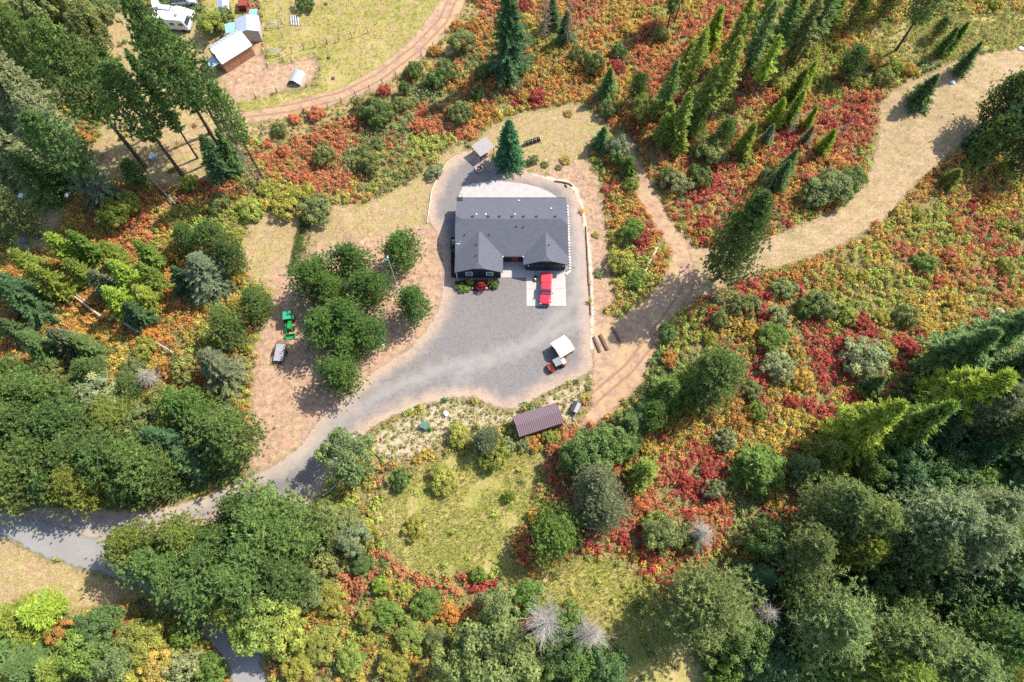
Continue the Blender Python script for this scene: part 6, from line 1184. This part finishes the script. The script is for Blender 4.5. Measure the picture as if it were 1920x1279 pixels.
MB().add([(x, 1.4, z) for x, _, z in ar(1.3, 0)], [tuple(range(13))]).build('back_wall', M['oldwood'], qh); MB().box((0, 0, 0.03), (2.5, 2.8, 0.1)).build('floor', M['tan'], qh)
# motorhome
c = at(324, 40, 1.5); rv = thing('motorhome', 'long white motorhome parked behind the tall pines', 'motorhome', (c[0], c[1], 0), R(84))
MB().loft([rounded(1.2, -3.3, 3.6, 0.55, 0.2, 0.12), rounded(1.25, -3.35, 3.65, 1.4, 0.25, 0.12), rounded(1.25, -2.9, 3.65, 2.8, 0.3, 0.12), rounded(1.15, -2.7, 3.55, 3.0, 0.3, 0.12)]).build('body', M['white'], rv, bevel=0.04)
MB().add([(-1.05, -3.36, 1.5), (1.05, -3.36, 1.5), (1.0, -3.06, 2.45), (-1.0, -3.06, 2.45)], [(0, 1, 2, 3)]).build('windshield', M['carglass'], rv)
for s in (-1, 1):
    for y in (-2.2, -0.4, 1.6): MB().box((s*1.255, y, 1.95), (0.03, 1.0, 0.6)).build('window', M['carglass'], rv)
    for y in (-2.2, 1.9): wheel(rv, s*1.08, y, 0.42, 0.26)
for y in (-1.2, 0.9): MB().box((0.1, y, 3.06), (0.7, 0.7, 0.16)).build('roof_unit', M['greyplastic'] if y < 0 else M['white'], rv, bevel=0.04)
MB().box((0, -3.55, 0.6), (2.3, 0.3, 0.25)).build('bumper', M['steel'], rv)
c = at(314, 18, 0.8); car('parked_car', 'pale blue estate car parked behind the motorhome', (c[0], c[1], 0), R(82), 4.7, 1.85, 'silver', 'car')
c = at(342, 22, 0.8); car('parked_car', 'white sedan parked beside the pale blue estate car', (c[0], c[1], 0), R(76), 4.6, 1.8, 'white', 'car')
c = at(345, 1, 0.8); car('pickup_truck', 'pale blue pickup parked behind the two farmyard cars', (c[0], c[1], 0), R(95), 5.2, 1.9, 'bluemetal', 'pickup')
c = at(455, 4, 1.2); rm = thing('farm_machine', 'rust-red farm wagon beside the pale metal shed', 'wagon', (c[0], c[1], 0), R(5)); MB().box((0, 0, 1.1), (1.6, 2.8, 1.0)).build('box', M['rust'], rm); MB().box((0, 0, 0.55), (1.4, 3.2, 0.15)).build('frame', M['black'], rm); MB().tube((0, -1.6, 0.5), (0.1, -2.6, 0.4), 0.06).build('tongue', M['black'], rm)
for s in (-1, 1):
    for y in (-0.9, 0.9): wheel(rm, s*0.8, y, 0.42, 0.22)
c = at(293, 11, 1.0); wb = thing('cargo_trailer', 'small white cargo box trailer at the farmyard edge', 'trailer', (c[0], c[1], 0), R(20)); MB().box((0, 0, 1.05), (1.3, 2.2, 1.4)).build('box', M['white'], wb, bevel=0.06)
for s in (-1, 1): wheel(wb, s*0.72, 0, 0.3, 0.18)
MB().tube((0, -1.1, 0.4), (0, -1.9, 0.4), 0.05).build('tongue', M['black'], wb)
for nm, lb, u, v, rot, m_, cat in (('storage_box', 'white storage box under the blue-green firs', 131, 369, 20, 'white', 'box'), ('storage_box', 'white storage box beside the dark firs by the thicket', 45, 371, -15, 'white', 'box'), ('storage_box', 'pale metal box in the shade of the tall pines', 289, 297, 30, 'bluemetal', 'box')):
    c = at(u, v); t = thing(nm, lb, cat, tuple(c), R(rot)); MB().box((0, 0, 0.35), (1.1, 0.8, 0.7)).build('case', M[m_], t, bevel=0.04); MB().box((0, 0, 0.74), (1.16, 0.86, 0.08)).build('lid', M[m_], t, bevel=0.02)
c = at(48, 447); br = thing('pallet_rack', 'blue slatted rack standing on dry grass by the thicket', 'rack', tuple(c), R(12))
for i in range(7): MB().box((0, -1.2+i*0.4, 0.55), (1.1, 0.22, 0.08)).build('slat', M['navy'], br)
for s in (-0.5, 0.5): MB().box((s, 0, 0.48), (0.08, 2.7, 0.1)).build('rail', M['navy'], br); [MB().box((s, y, 0.22), (0.08, 0.08, 0.46)).build('leg', M['navy'], br) for y in (-1.2, 1.2)]
# field and track fences
def fence(name, label, pts, h, rails=2):
    P = [at(u, v) for u, v in pts]; t = thing(name, label, 'fence', tuple(P[0])); o = P[0]
    for p in P: MB().tube((p[0]-o[0], p[1]-o[1], p[2]-o[2]-0.1), (p[0]-o[0]+random.uniform(-.05, .05), p[1]-o[1], p[2]-o[2]+h), 0.09, 0.075, 6).build('post', M['darklog'], t)
    for k in range(rails):
        for a, b in zip(P[:-1], P[1:]):
            zz = h*(0.45+0.42*k); MB().tube((a[0]-o[0], a[1]-o[1], a[2]-o[2]+zz), (b[0]-o[0], b[1]-o[1], b[2]-o[2]+zz), 0.012, n=3).build('wire', M['steel'], t)
fence('field_fence', 'row of dark posts with wire crossing the yellow field', [(548, 100), (570, 93), (592, 88), (614, 83), (636, 78), (660, 72), (690, 62)], 1.7)
fence('track_fence', 'line of thin posts and wire along the dirt track', [(470, 262), (492, 253), (515, 244), (543, 230), (565, 222), (592, 210), (615, 202), (640, 190), (667, 180), (693, 168), (717, 157), (742, 142), (768, 124), (790, 106), (812, 88), (835, 62)], 1.3)
fence('pen_fence', 'low wire fence bounding the dirt pen', [(440, 193), (480, 184), (520, 173), (575, 163), (600, 132), (592, 106), (548, 117), (502, 127), (494, 100), (488, 70)], 1.2)
fence('garden_fence', 'pale post fence between the garden rows and field', [(528, -5), (528, 20), (529, 45), (530, 70), (531, 95), (532, 115)], 1.2)
def hoop(u, v, wpx, label):
    c = at(u, v); t = thing('garden_hoop', label, 'hoop', tuple(c), R(5))
    for q in range(2): MB().path([(1.35*math.cos(a), q*0.5, 1.5*math.sin(a)) for a in np.linspace(0, math.pi, 11)], 0.09, 6).build('arch', M['galv'], t)
    for s in (-1, 1): MB().box((s*1.35, 0.25, 0.1), (0.12, 0.9, 0.2)).build('foot', M['oldwood'], t)
hoop(512, 53, 26, 'pale garden arch hoop beside the metal shed'); hoop(513, 105, 28, 'pale garden arch hoop nearest the dirt pen')
for i in range(4):
    a = (545+i*4.5, 30+i*0.5); beam('pale_pipe', 'white pipe stacked in the yellow field by the garden', 'pipe', a, (a[0]+1.5, a[1]+18), 0.16, M['galv'], 'white pipes in the field')
for u, v in ((611, 8), (617, 109), (625, 147)): rock('dung_heap', 'small dark heap in the yellow field', 'heap', u, v, 0.45, M['darklog'], 'dark heaps in the field')

# ------------------------------------------------------------------ labels: single out look-alike trees by their distance to a landmark
LAND = {'barns': ('the white barn', at(425, 85)), 'tractor lane': ('the green tractor', at(545, 606)), 'junction': ('the house', (0, 62)), 'road bend': ('the house', (0, 62)), 'lower road': ('the house', (0, 62)), 'yard pines': ('the flagpole', at(748, 546)), 'meadow': ('the metal shed', (4, 30)), 'past the meadow': ('the metal shed', (4, 30))}
share = {}
for o in col.objects:
    if o.parent is None and o.get('group') and o.name.split('.')[0] in set(NAME.values()): share.setdefault(o['label'], []).append(o)
for lab, os_ in share.items():
    if len(os_) < 2: continue
    nm, pt = 'the house', (0, 62)
    for k_, v_ in LAND.items():
        if k_ in lab: nm, pt = v_
    os_.sort(key=lambda o: math.hypot(o.location.x-pt[0], o.location.y-pt[1]))
    for o, w_ in zip(os_[:3], ('nearest', 'second nearest', 'third nearest')):
        if len((lab+' '+w_+' '+nm).split()) <= 16: o['label'] = lab+', '+w_+' '+nm
    if len(os_) > 3 and len((lab+' farthest from '+nm).split()) <= 16: os_[-1]['label'] = lab+', farthest from '+nm
